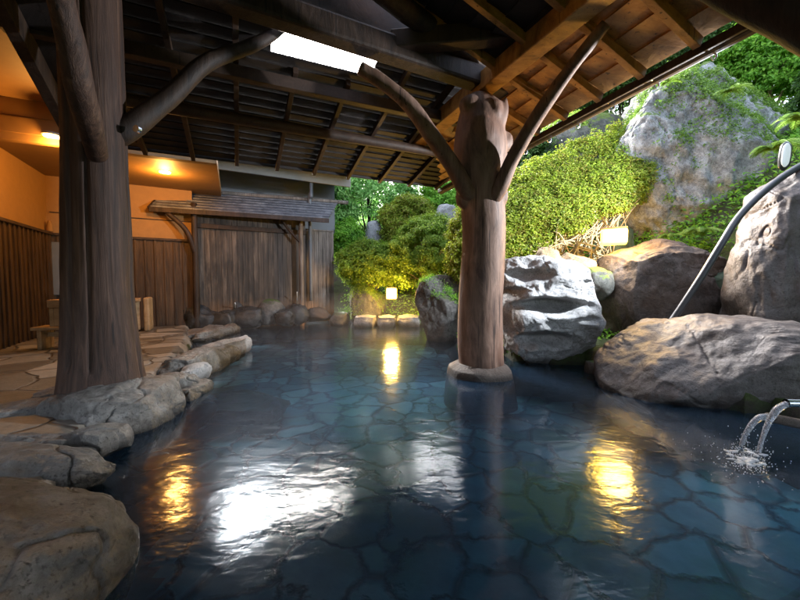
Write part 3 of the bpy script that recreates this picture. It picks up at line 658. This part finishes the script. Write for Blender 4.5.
rockpx('brown pitted boulder behind the broad one, beside the slanting hose', 612, 742, 236, 362, 4.9, 1.5, M['rock_brown'], sink=.3, seed=8, p=.66, facets=6, rough=.06, sub=6)
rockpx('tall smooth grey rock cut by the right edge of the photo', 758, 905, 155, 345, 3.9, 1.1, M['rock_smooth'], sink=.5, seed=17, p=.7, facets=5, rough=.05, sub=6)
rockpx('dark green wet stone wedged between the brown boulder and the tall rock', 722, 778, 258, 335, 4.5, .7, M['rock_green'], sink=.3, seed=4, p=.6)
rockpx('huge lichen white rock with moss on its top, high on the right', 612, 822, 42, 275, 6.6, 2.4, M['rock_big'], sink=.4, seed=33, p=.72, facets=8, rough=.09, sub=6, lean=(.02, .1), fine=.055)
rockpx('small grey stone at the waterline by the broad boulder', 589, 624, 361, 381, 4.25, .35, M['rock_grey'], sink=.08, seed=14, sub=4)
rockpx('mossy grey boulder half hidden under the right eave', 538, 648, 108, 195, 8.0, 1.8, M['rock_moss'], sink=.2, seed=41, sub=5)
rockpx('flat mossy stone beside the square lantern', 588, 617, 265, 283, 5.0, .5, M['rock_moss'], sink=.25, seed=43, sub=4)
for i, (x0, x1, y0, y1, s, l) in enumerate([(535, 566, 243, 268, 61, 'tan stone on top of the hollowed rock, nearer the centre post'), (560, 600, 250, 278, 62, 'tan stone on top of the hollowed rock, nearer the square lantern'), (585, 604, 262, 284, 63, 'small tan stone wedged under the flat mossy one')]):
    rockpx(l, x0, x1, y0, y1, 5.45, .5, M['rock_tan'], sink=.3, seed=s, sub=4, cat='stone', name='stone')
rockpx('dark wet rock filling the gap below the square lantern', 590, 640, 280, 372, 5.5, .8, M['rock_wet'], sink=.2, seed=71, sub=5)
rockpx('tall green stained stone behind the square lantern', 598, 640, 215, 300, 6.1, .7, M['rock_green'], sink=.2, seed=72, sub=5)
rockpx('round dark boulder standing in the water left of the centre post', 415, 470, 273, 343, 6.7, 1.0, M['rock_grey'], sink=.15, seed=29, p=.75, facets=5, rough=.05, sub=6, lean=(-.05, 0))
rockpx('olive mossy boulder left of the small lantern', 346, 386, 284, 322, 9.3, 1.0, M['rock_moss'], sink=.15, seed=83)
rockpx('pale angular rock among the clipped shrubs', 363, 384, 219, 250, 10.6, .7, M['rock_pale'], sink=.2, seed=85, sub=4)
rockpx('pale rock peeping out high between the shrubs', 432, 460, 202, 224, 10.4, .8, M['rock_pale'], sink=.2, seed=86, sub=4)
rockpx('brown stone at the water behind the centre post', 500, 520, 335, 352, 5.4, .6, M['rock_brown'], sink=.2, seed=87, sub=4)
rockpx('dark boulder in the shade behind the round boulder', 462, 505, 285, 345, 7.6, .9, M['rock_wet'], sink=.2, seed=88)
for i, (x0, x1, l) in enumerate([(352, 377, 'pale flat kerb stone at the water, left end'), (376, 397, 'pale flat kerb stone at the water in front of the small lantern'), (396, 422, 'pale flat kerb stone at the water next to the round boulder')]):
    rockpx(l, x0, x1, 315, 327, 8.75, .8, M['rock_pale'], sink=.1, seed=90 + i, sub=4, p=.5, facets=2, rough=.04, name='kerb_stone', cat='stone', fine=.01)
# fountain rocks
names_f = ['dark wet rock at the far left foot of the fountain shelter', 'low dark rock second from the left in the fountain row', 'dark rock with a pale streak under the left trickle', 'round grey rock in the middle of the fountain row',
           'small dark rock right of the round grey one', 'dark rock directly under the right trickle', 'low brown rock at the foot of the fence panel', 'small grey rock at the waterline between fence panel and mossy boulder', 'dark rock behind the fountain row on the left', 'dark rock behind the fountain row on the right']
for i, (x0, x1, y0, y1, Y, m) in enumerate([(172, 216, 304, 328, 8.0, 'rock_wet'), (204, 236, 310, 326, 8.1, 'rock_wet'), (224, 262, 306, 323, 8.3, 'rock_wet'), (252, 284, 299, 319, 8.7, 'rock_grey'), (272, 296, 309, 322, 8.5, 'rock_wet'), (282, 310, 304, 320, 8.8, 'rock_wet'), (304, 332, 306, 318, 9.2, 'rock_brown'), (328, 348, 311, 322, 9.0, 'rock_grey'), (186, 248, 293, 318, 8.55, 'rock_wet'), (262, 306, 300, 316, 9.2, 'rock_wet')]):
    rockpx(names_f[i], x0, x1, y0, y1, Y, .7, M[m], sink=.15, seed=100 + i, sub=4, name='rock', cat='rock')
# left bank
EDGE = 'flat stones edging the left side of the pool'
def flat(label, x0, x1, y0, y1, z, hgt, depth_px, seed, mat='rock_edge', **k):
    """stone whose top lies at height z; spans given sight lines measured on its top"""
    a = gz(x0, y1, z); b = gz(x1, y1, z); c = gz((x0 + x1) / 2, y0, z)
    return rock(label, ((a.x + b.x) / 2, (a.y + c.y) / 2, z - hgt / 2), (abs(b.x - a.x), abs(c.y - a.y), hgt), M[mat], 'edge_stone', 'stone', None, seed=seed, **k)
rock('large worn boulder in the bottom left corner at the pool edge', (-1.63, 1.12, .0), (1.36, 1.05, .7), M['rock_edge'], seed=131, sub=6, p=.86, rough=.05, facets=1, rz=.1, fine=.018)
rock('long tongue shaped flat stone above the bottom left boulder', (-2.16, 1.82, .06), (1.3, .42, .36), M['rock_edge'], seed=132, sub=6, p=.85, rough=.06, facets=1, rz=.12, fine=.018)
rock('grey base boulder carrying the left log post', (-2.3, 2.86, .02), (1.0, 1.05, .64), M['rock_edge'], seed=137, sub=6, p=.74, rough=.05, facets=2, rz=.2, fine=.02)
rock('low stone between the base boulder and the tongue shaped stone', (-2.3, 2.16, .06), (.9, .34, .28), M['rock_edge'], seed=134, sub=5, p=.66, rz=.2)
rock('thin dark stone at the left foot of the base boulder', (-2.95, 2.6, .12), (.7, .35, .2), M['rock_edge'], seed=135, sub=5, p=.66, rz=.5)
rock('ragged stone at the left frame edge below the post', (-3.05, 2.25, .1), (.75, .4, .22), M['rock_edge'], seed=136, sub=5, p=.66, rz=-.2)
rock('small flat stone left of the tongue shaped stone', (-2.8, 1.9, .1), (.5, .4, .2), M['rock_edge'], seed=138, sub=5, p=.66, rz=.4)
for i, (x0, x1, y0, y1, z, h, l) in enumerate([(136, 190, 370, 390, .12, .26, 'flat stone touching the right side of the post boulder'), (134, 186, 358, 374, .14, .24, 'pale flat stone just beyond the right side of the post'), (170, 186, 358, 372, .2, .2, 'small white round cobble beside the flat stones'),
        (143, 188, 336, 358, .3, .4, 'grey angular stone at the far left water edge, nearest of the cluster'), (170, 202, 330, 350, .3, .42, 'pale rounded stone at the far left water edge'), (180, 206, 322, 332, .2, .3, 'flat far stone at the left corner by the fountain'),
        (150, 180, 322, 336, .17, .2, 'low stone set into the deck before the screen')]):
    flat(l, x0, x1, y0, y1, z, h, 0, 150 + i, mat='rock_pale' if i in (1, 2, 4) else 'rock_edge', sub=5, p=.6, facets=4, rough=.06)
for i, (x, y, sx_, sy_, l) in enumerate([(-2.75, 1.55, .6, .3, 'rounded beige stone at the left frame edge, third row up'), (-2.95, 3.1, .5, .35, 'small flat stone left of the log post foot'), (-2.25, 3.55, .5, .3, 'long pale stone on the water edge beyond the post boulder'),
        (-2.1, 1.5, .5, .25, 'wet stone filling the gap behind the corner boulder'), (-2.55, 1.15, .7, .5, 'flat stone beside the corner boulder on the deck side'), (-3.4, 2.7, .5, .4, 'flat deck stone at the frame edge level with the post'), (-2.45, 1.95, .4, .22, 'narrow stone between two tongue shaped stones'),
        (-1.95, 2.25, .4, .3, 'small dark wet stone at the waterline before the post boulder')]):
    rock(l, (x, y, .08), (sx_, sy_, .24), M['rock_edge'], 'edge_stone', 'stone', None, seed=180 + i, sub=5, p=.7, facets=3, rough=.05, rz=.3 * math.sin(i * 2.3))
# submerged steps
rock('dark round submerged step stone under the water near the post', tuple(gz(165, 402, -.1) + Vector((-.05, .1, -.12))), (1.1, 1.0, .32), M['rock_wet'], seed=160, sub=5, p=.5, rough=.04, name='step_stone', cat='stone', facets=3)
rock('flat bluish submerged step stone beside the dark round one', tuple(gz(232, 398, -.2) + Vector((.1, .0, -.1))), (1.2, .85, .24), M['rock_grey'], seed=161, sub=5, p=.5, rough=.04, name='step_stone', cat='stone', facets=3)

# ------------------------------------------------------------------ foliage
def leaves(P, N, size, asp=.55, spread=.5, rg=None, fold=.25):
    """one folded leaf (two quads) at each point, roughly facing N"""
    n = len(P); rg = rg or RNG
    Nn = N + rg.normal(size=(n, 3)) * spread; Nn /= np.linalg.norm(Nn, axis=1)[:, None]
    a = rg.normal(size=(n, 3)); T = a - Nn * (a * Nn).sum(1)[:, None]; T /= np.linalg.norm(T, axis=1)[:, None]; B = np.cross(Nn, T)
    s = size * rg.uniform(.45, 1.5, (n, 1)); h = s * asp
    v0 = P; v1 = P + T * s * .5 + B * h * .5 + Nn * s * fold * .4; v2 = P + T * s - Nn * s * .1; v3 = P + T * s * .5 - B * h * .5 + Nn * s * fold * .4
    V = np.stack([v0, v1, v2, v3], 1).reshape(-1, 3); i = np.arange(n) * 4
    F = np.concatenate([np.stack([i, i + 1, i + 2], 1), np.stack([i, i + 2, i + 3], 1)]); return V, F
def clump_cloud(c, rad, nclump, per, csize, rg, shell=.35, top=.0):
    U = rg.normal(size=(nclump, 3)); U /= np.linalg.norm(U, axis=1)[:, None]; U[:, 2] = np.where(U[:, 2] < -.8, -U[:, 2], U[:, 2])
    r = 1 - shell * rg.random((nclump, 1)) ** 1.5; cc = np.array(c) + U * r * np.array(rad) * (1 + .22 * vnoise(U * 2.2 + c[0], 5)[:, None])
    D = rg.normal(size=(nclump, per, 3)); D /= np.linalg.norm(D, axis=2)[..., None]; D *= rg.random((nclump, per, 1)) ** .4
    sz = csize * rg.uniform(.6, 1.5, (nclump, 1, 1)); P = cc[:, None] + D * sz * np.array([1, 1, .6])
    N = D * .6 + U[:, None] * .7 + np.array([0, 0, .5]); return P.reshape(-1, 3), N.reshape(-1, 3), cc
def shrub(label, c, rad, mat, nclump=260, per=85, leaf=.045, csize=.13, seed=1, name='shrub', cat='shrub', group=None, ground=None, stems=7, trunk=None, shell=.35, asp=.55):
    rg = np.random.default_rng(seed); c = np.array(c, float); zb = ground if ground is not None else c[2] - rad[2]
    root = empty(name, (c[0], c[1], zb), label, cat, group)
    nclump = int(nclump * 1.5); P, N, cc = clump_cloud(c, rad, nclump, per, csize, rg, shell); V, F = leaves(P, N, leaf, asp=asp, rg=rg)
    mesh('foliage' if not trunk else 'crown', V, F, mat, root, smooth=False)
    mb = MB()
    if trunk:
        mb.add(tube_vf([(c[0], c[1], zb), (c[0] + .1, c[1], (zb + c[2]) / 2), (c[0], c[1], c[2] + rad[2] * .3)], [trunk, trunk * .7, trunk * .3], seg=10, n=4))
    for k in range(stems):
        q = cc[rg.integers(len(cc))]; s0 = (c[0] + rg.normal() * .05, c[1] + rg.normal() * .05, zb if not trunk else (zb + c[2]) / 2)
        m = (np.array(s0) * .5 + q * .5) + rg.normal(size=3) * .1
        mb.add(tube_vf([s0, m, q], [.02 if not trunk else trunk * .4, .013, .005], seg=5, n=4))
    mesh('stem' if not trunk else 'trunk', mb.V, mb.F, M['twig'] if not trunk else M['log_dark'], root); return root

# the big azalea bank between centre post and mossy rock: sheet of clumps over a sloping surface
rg = np.random.default_rng(5)
hb = empty('azalea_bush', tuple(px_at(560, 262, 6.2)), 'large yellow green clipped azalea bank right of the centre post with bare twigs below', 'shrub')
poly_top = [(470, 232), (500, 190), (520, 172), (560, 150), (600, 136), (640, 126), (656, 150)]
def hedge_pt(u, v):
    tx = np.interp(u, [0, .12, .3, .55, .8, 1], [488, 505, 530, 575, 625, 652]); ty = np.interp(u, [0, .12, .3, .55, .8, 1], [205, 182, 166, 146, 128, 130])
    bx = np.interp(u, [0, .12, .3, .55, .8, 1], [496, 505, 525, 560, 605, 648]); by = np.interp(u, [0, .12, .3, .55, .8, 1], [264, 262, 254, 238, 214, 198])
    px = tx * (1 - v) + bx * v; py = ty * (1 - v) + by * v; Y = 7.0 - .95 * np.sin(np.pi * .5 * v) - .35 * u * 0
    return px, py, Y
pts = []; nor = []
for k in range(2300):
    u, v = rg.random(), rg.random() ** .9 * 1.06 - .06; px, py, Y = hedge_pt(u, v); p = np.array(px_at(px, py, Y)); p += rg.normal(size=3) * .03
    bmp = vnoise(p[None] * 2.5, 2)[0] * .12; p[1] -= bmp; n_ = 46
    D = rg.normal(size=(n_, 3)); D /= np.linalg.norm(D, axis=1)[:, None]; D *= rg.random((n_, 1)) ** .4
    pts.append(p + D * .085 * np.array([1, 1, .7]) * rg.uniform(.6, 1.5)); nor.append(D * .5 + np.array([0, -.5 - .4 * v, .9]))
V, F = leaves(np.concatenate(pts), np.concatenate(nor), .042, asp=.5, rg=rg); mesh('foliage', V, F, M['leaf_hedge'], hb, smooth=False)
tw = MB()
for k in range(120):
    u = rg.uniform(.2, 1); px, py, Y = hedge_pt(u, rg.uniform(.7, 1.03)); e = px_at(px, py, Y + .1)
    s0 = px_at(rg.uniform(530, 618), rg.uniform(246, 268), 5.95 + rg.uniform(0, .4)); m = s0.lerp(e, .5) + Vector(rg.normal(size=3) * .12); m2 = s0.lerp(e, .8) + Vector(rg.normal(size=3) * .08)
    tw.add(tube_vf([s0, m, m2, e], [.014, .009, .006, .003], seg=6, n=4))
tw.build('branches', M['twig'], hb, smooth=True)
def shpx(label, x0, x1, y0, y1, Y, dep, mat, gz_=None, **k):
    a = px_at(x0, y0, Y); b = px_at(x1, y1, Y); rad = ((b.x - a.x) / 2, dep / 2, (a.z - b.z) / 2)
    return shrub(label, ((a.x + b.x) / 2, Y, (a.z + b.z) / 2), rad, mat, **k)
G1 = 'clipped shrubs on the slope'
shpx('bright yellow green shrub directly left of the centre post', 448, 492, 205, 290, 6.9, .9, M['leaf_hedge'], seed=11, nclump=260, leaf=.04, csize=.1)
shpx('wide clipped shrub above the small lantern', 385, 470, 218, 292, 9.4, 1.6, M['leaf_olive'], seed=12, nclump=420, leaf=.05, csize=.14)
shpx('low rounded shrub left of the small lantern', 338, 402, 240, 290, 9.8, 1.4, M['leaf_olive'], seed=13, nclump=320, leaf=.05, csize=.14)
shpx('yellowish shrub rising diagonally behind the wide one', 378, 440, 196, 250, 10.6, 1.5, M['leaf_hedge'], seed=14, nclump=320, leaf=.05, csize=.15)
shpx('dense shrub behind the fence panel top', 325, 366, 222, 262, 10.8, 1.3, M['leaf_green'], seed=15, nclump=260, leaf=.055, csize=.15)
shpx('round shrub high on the slope left of the centre post', 420, 480, 175, 222, 11.5, 1.8, M['leaf_green'], seed=16, nclump=320, leaf=.055, csize=.16)
shpx('light green maple tree beyond the fence panel', 312, 420, 132, 232, 12.0, 2.6, M['leaf_maple'], seed=17, nclump=420, per=70, leaf=.09, csize=.3, name='maple_tree', cat='tree', trunk=.09, ground=1.0)
shpx('soft green tree overhanging the lean-to ridge', 296, 352, 168, 235, 11.2, 1.8, M['leaf_maple'], seed=18, nclump=240, per=60, leaf=.08, csize=.2, name='maple_tree', cat='tree', trunk=.06, ground=.8)
TG = 'dark trees on the upper slope'
bgt = [(480, 590, 40, 180, 12, 'dark tree behind the centre post head'), (560, 700, 0, 120, 11.5, 'dark tree above the mossy grey boulder'), (680, 860, -60, 80, 11, 'dark tree above the huge lichen rock')]
for i, (x0, x1, y0, y1, Y, l) in enumerate(bgt):
    shpx(l, x0, x1, y0, y1, Y, 3.4, M['leaf_dark'], seed=30 + i, nclump=300, per=60, leaf=.13, csize=.42, name='tree', cat='tree', trunk=.15, ground=2.0, group=TG)
for i, (x_, y_) in enumerate([(6.6, 2.2), (6.8, -.8)]):  # unseen trees added to keep sky light off the right of the pool
    shrub(['broad dark tree on the bank right of the pool, level with the spout', 'broad dark tree on the bank right of the pool, behind the spout'][i], (x_, y_, 3.6), (1.5, 1.8, 2.0), M['leaf_dark'], nclump=160, per=60, leaf=.14, csize=.4, seed=60 + i, name='tree', cat='tree', trunk=.15, ground=.5, group=TG)
shpx('green shrub between the huge rock and the eave', 600, 690, 30, 100, 8.8, 1.6, M['leaf_dark'], seed=41, nclump=300, leaf=.07, csize=.2)
shpx('leafy shrub hanging over the huge rock at the top right', 720, 830, 20, 105, 8.2, 1.4, M['leaf_green'], seed=42, nclump=320, leaf=.07, csize=.18)
shpx('dark shrub filling the gap behind the azalea bank', 500, 560, 135, 240, 8.4, 1.5, M['leaf_dark'], seed=43, nclump=260, leaf=.06, csize=.17)
shpx('shrub behind the huge rock on the far right', 770, 900, 60, 260, 7.2, 1.3, M['leaf_dark'], seed=44, nclump=360, leaf=.06, csize=.17)
rg = np.random.default_rng(77); n_ = 9000
gx = rg.uniform(-1.5, 11, n_); gy = rg.uniform(5.2, 15, n_); sdv = pool_sd(gx, gy); kk = (sdv > .3) & (gx / gy > -.2) & ((gx + .5 * gy) > 2.4); gx = gx[kk]; gy = gy[kk]; gh = ground_h(gx, gy)
cc = np.stack([gx, gy, gh], 1); D = rg.normal(size=(len(cc), 22, 3)) * np.array([.16, .16, .07]); P = (cc[:, None] + D).reshape(-1, 3); N = np.tile(np.array([[0, -.4, 1.]]), (len(P), 1))
V, F = leaves(P, N, .07, rg=rg); tag(mesh('ground_cover', V, F, M['leaf_green'], smooth=False), kind='stuff')
def moss_on(o, n, zmin, seed, mat, size=.035, thr=.05, parent=True):
    rg = np.random.default_rng(seed); me = o.data; me.update(); nv = len(me.vertices)
    a = np.empty(nv * 3); me.vertices.foreach_get('co', a); a = a.reshape(-1, 3); b_ = np.empty(nv * 3); me.vertices.foreach_get('normal', b_); b_ = b_.reshape(-1, 3)
    k = (fbm(a * 1.7 + seed, seed, 4) + b_[:, 2] * .5 > thr + .3) & (b_[:, 2] > zmin); idx = np.nonzero(k)[0]
    if not len(idx): return
    idx = rg.choice(idx, n); P = a[idx] + rg.normal(size=(n, 3)) * .02; c5 = 7; P = (P[:, None] + rg.normal(size=(n, c5, 3)) * .03).reshape(-1, 3); N = np.repeat(b_[idx], c5, 0) + np.array([0, 0, .4])
    V, F = leaves(P, N, size, rg=rg); mesh('moss', V + np.array(o.location), F, mat, o, smooth=False)
for o in list(bpy.data.objects):
    l_ = o.get('label', '')
    if 'huge lichen white' in l_: moss_on(o, 9000, .12, 3, M['leaf_fern'], .036, -.12)
    if 'mossy grey boulder half' in l_: moss_on(o, 1200, .1, 4, M['leaf_olive'], .04, .1)
    if 'olive mossy boulder' in l_: moss_on(o, 900, -.1, 5, M['leaf_olive'], .03, .0)
    if 'round dark boulder' in l_: moss_on(o, 600, .6, 6, M['leaf_green'], .025, .0)
# ferns
def fern(label, px, py, Y, n=16, L=.4, seed=1):
    L *= .62; rg = np.random.default_rng(seed); base = np.array(px_at(px, py, Y)); root = empty('fern', tuple(base), label, 'fern'); 
    for k in range(n):
        az = rg.uniform(0, 2 * np.pi); l = L * rg.uniform(.6, 1.2); Vs = []; Fs = []; mbx = MB()
        ptsr = [base + np.array([math.cos(az) * l * s, math.sin(az) * l * s - .25 * l * s, l * (.75 * s - .85 * s * s)]) for s in np.linspace(0, 1, 9)]
        mbx.add(tube_vf(ptsr, list(np.linspace(.006, .002, 9)), seg=4, n=2)); lv = []; nv = []
        A = crom(ptsr, 3)
        for j in range(2, len(A) - 1):
            T = A[j + 1] - A[j]; T /= np.linalg.norm(T); S = np.cross(T, [0, 0, 1]); S /= np.linalg.norm(S) + 1e-9; wl_ = l * .2 * math.sin(math.pi * (j / len(A)) ** .7) + .01
            for sgn in (-1, 1):
                a = A[j]; b = a + (S * sgn + T * .35) * wl_ + np.array([0, 0, -.02]); w_ = T * l * .022
                n0 = len(mbx.V); mbx.V += [tuple(a - w_), tuple(a + w_), tuple(b + w_ * .3), tuple(b - w_ * .3)]; mbx.F.append((n0, n0 + 1, n0 + 2, n0 + 3))
        mbx.build('frond', M['leaf_fern'], root)
fern('bright fern growing from the ledge right of the square lantern', 700, 232, 5.45, 20, .48, 1)
fern('fern at the left foot of the huge lichen rock', 672, 236, 5.6, 12, .36, 2)
fern('fern draping the right side of the huge lichen rock', 772, 150, 5.2, 20, .5, 3)
fern('fern at the right frame edge above the tall grey rock', 800, 120, 4.6, 18, .5, 4)
fern('fern tuft on the crown of the huge lichen rock', 730, 92, 6.0, 14, .36, 5)
fern('small fern below the hose bend', 742, 225, 4.7, 10, .25, 6)
fern('fern on the crest of the huge lichen rock near the eave', 668, 82, 6.0, 10, .3, 7)

# ------------------------------------------------------------------ lanterns
def lantern(label, px, py, Y, wd, ht, ped, glow, power, ground):
    c = px_at(px, py, Y); r = empty('garden_lantern', (c.x, c.y, ground), label, 'lantern')
    rz_ = -math.atan2(c.x, c.y); MB().block(c, (wd, wd * .9, ht), rz_).build('lamp_shade', glow, r, bevel=.03, smooth=False)
    MB().block(c + Vector((0, 0, ht * .5 + .01)), (wd * .98, wd * .88, .02), rz_).build('cap', M['beam_brown'], r)
    bar('pedestal', Vector((c.x, c.y, ground)), Vector((c.x, c.y, c.z - ht * .46)), ped, ped, M['beam_brown'], r, .01)
    L = bpy.data.lights.new('lantern_lamp', 'POINT'); L.energy = power; L.color = (1, .55, .12); L.shadow_soft_size = wd * .6
    for dx, dy, dz in ((0, -wd * .75, .05),):
        l = bpy.data.objects.new('lantern_lamp', L); C.objects.link(l); l.location = (c.x + dx, c.y + dy, c.z + dz)
lantern('square glowing lantern between the azalea bank and the brown boulder', 614, 237, 5.4, .34, .22, .3, M['lamp_glow'], 18, 1.0)
lantern('small round glowing lantern on the far bank by the kerb stones', 391.5, 293.5, 9.0, .26, .27, .2, M['lamp_glow_far'], 22, .15)

# ------------------------------------------------------------------ floodlight, hose, spout
fl_c = px_at(786, 155, 3.75); fr_ = empty('floodlight', tuple(fl_c), 'pale oblong floodlight head above the tall grey rock', 'floodlight')
V, F = rock_v(tuple(fl_c), (.1, .04, .25), seed=3, sub=4, p=.75, facets=0, rough=0, fine=0, rz=.2, lean=(.1, 0)); mesh('lens', V, F, M['flood_glow'], fr_)
V, F = rock_v(tuple(fl_c + Vector((.025, .035, 0))), (.14, .07, .31), seed=3, sub=4, p=.7, facets=0, rough=0, fine=0, rz=.2, lean=(.1, 0)); mesh('housing', V, F, M['black_plastic'], fr_)
bar('bracket', fl_c + Vector((.03, .06, -.5)), fl_c + Vector((.03, .06, -.1)), .03, .02, M['black_plastic'], fr_)
L = bpy.data.lights.new('floodlight_lamp', 'SPOT'); L.energy = 190; L.spot_size = math.radians(126); L.spot_blend = .25; L.color = (.86, .93, 1); L.shadow_soft_size = .05
l = bpy.data.objects.new('floodlight_lamp', L); C.objects.link(l); l.location = fl_c + Vector((-.12, -.1, .12)); l.rotation_euler = Vector((-.8, .5, .2)).to_track_quat('-Z', 'Y').to_euler()
hs = empty('hose', tuple(px_at(672, 322, 4.05)), 'shiny black hose slanting down across the brown boulder', 'hose')
tube('hose_body', [px_at(655, 345, 4.15), px_at(674, 318, 4.1), px_at(700, 279, 4.0), px_at(722, 243, 3.95), px_at(738, 218, 3.95), px_at(760, 195, 3.95), px_at(790, 172, 4.0), px_at(830, 150, 4.1)], [.036] * 8, M['hose'], hs, seg=20)
sp = empty('water_spout', tuple(px_at(800, 405, 2.2)), 'steel pipe and brown bamboo spout pouring hot water at the right edge', 'spout')
pe = px_at(786, 403, 2.3); pe2 = px_at(768, 417, 2.4)
V, F = tube_vf([pe, px_at(810, 404, 2.3), px_at(860, 410, 2.3)], [.026, .026, .026], seg=20, cap=False); mesh('pipe', V, F, M['steel'], sp)
tube('pipe', [pe2, px_at(800, 424, 2.42), px_at(850, 434, 2.42)], [.03, .034, .034], M['rock_brown'], sp, seg=20)
t = NT('falling water'); t.b.inputs['Base Color'].default_value = (.85, .9, 1, 1); t.b.inputs['Roughness'].default_value = .08; t.b.inputs['Transmission Weight'].default_value = .75; t.b.inputs['IOR'].default_value = 1.33
nn = t.noise(t.coord((30, 30, 3)), 1, 4); t.link(t.bump(nn, .8, .01), t.b.inputs['Normal']); M['stream'] = t.m
tube('water_stream', [pe + Vector((.01, 0, -.005)), px_at(778, 409, 2.3), px_at(769, 422, 2.3), px_at(762, 440, 2.28), px_at(757, 463, 2.25)], [.022, .022, .017, .013, .012], M['stream'], sp, seg=16, rough=.1, rs=20)
tube('water_stream', [pe2 + Vector((.01, 0, .0)), px_at(759, 418, 2.4), px_at(750, 427, 2.4), px_at(743, 440, 2.38), px_at(740, 452, 2.36)], [.022, .02, .017, .013, .012], M['stream'], sp, seg=16, rough=.1, rs=20)
t = NT('foam'); t.done((.75, .8, .85), .3); t.b.inputs['Transmission Weight'].default_value = .4; M['foam'] = t.m
U1, F1 = ico(1); mb = MB(); rg = np.random.default_rng(3)
for k in range(620):
    a = rg.random(); px = 745 + rg.normal() * (11 if a < .7 else 24); py = 459 + rg.normal() * (6 if a < .7 else 11) + (px - 745) * .15; q = gz(px, py, .0)
    mb.add((U1 * rg.uniform(.001, .0042) + np.array([q.x, q.y, .002]), F1))
for k in range(160):
    f = rg.random(); ja = (px_at(778, 409, 2.3), px_at(769, 422, 2.3), px_at(762, 440, 2.28), px_at(757, 463, 2.25)) if k % 2 else (px_at(759, 418, 2.4), px_at(750, 427, 2.4), px_at(743, 440, 2.38), px_at(740, 452, 2.36))
    i_ = min(2, int(f * 3)); q = ja[i_].lerp(ja[i_ + 1], f * 3 - i_) + Vector(rg.normal(size=3) * (.006 + .016 * f)); mb.add((U1 * rg.uniform(.001, .003) * np.array([1, 1, 1.8]) + np.array(q), F1))
for k in range(26):
    q = gz(745 + rg.normal() * 9, 458 + rg.normal() * 4, .0); mb.add((U1 * np.array([rg.uniform(.012, .035), rg.uniform(.01, .03), .003]) + np.array([q.x, q.y, .001]), F1))
o = mb.build('bubbles', M['foam'], None, smooth=True); tag(o, 'white bubbles and splash where the spout streams hit the water', 'bubbles', kind='stuff')
# fountain trickles
for i, (px, y0, y1, Y, l) in enumerate([(297, 292, 322, 8.7, 'thin white trickle falling from the fountain at the shelter post'), (235, 303, 322, 8.1, 'short white trickle at the left of the fountain rocks')]):
    a = px_at(px, y0, Y); b = gz(px, y1, 0.0); V, F = tube_vf([a, a.lerp(Vector((b.x, b.y, 0)), .5), Vector((b.x, b.y, .0))], [.012, .014, .03], seg=8, rough=.2, rs=20); o = mesh('water_trickle', V, F, M['foam']); recentre(o); tag(o, l, 'water')

# thin steam over the far half of the pool
U, F = ico(4); V = U * np.array([3.4, 2.7, .95]) + np.array([-.9, 6.9, -.05]); V[:, 2] = np.maximum(V[:, 2], .02)
t = NT('steam'); t.n.remove(t.b); pv = t.new('VolumePrincipled'); pv.inputs['Color'].default_value = (.86, .88, .95, 1); pv.inputs['Density'].default_value = .02; pv.inputs['Anisotropy'].default_value = .3
t.link(pv.outputs[0], t.out.inputs['Volume']); tag(mesh('steam', V, F, t.m), kind='stuff')
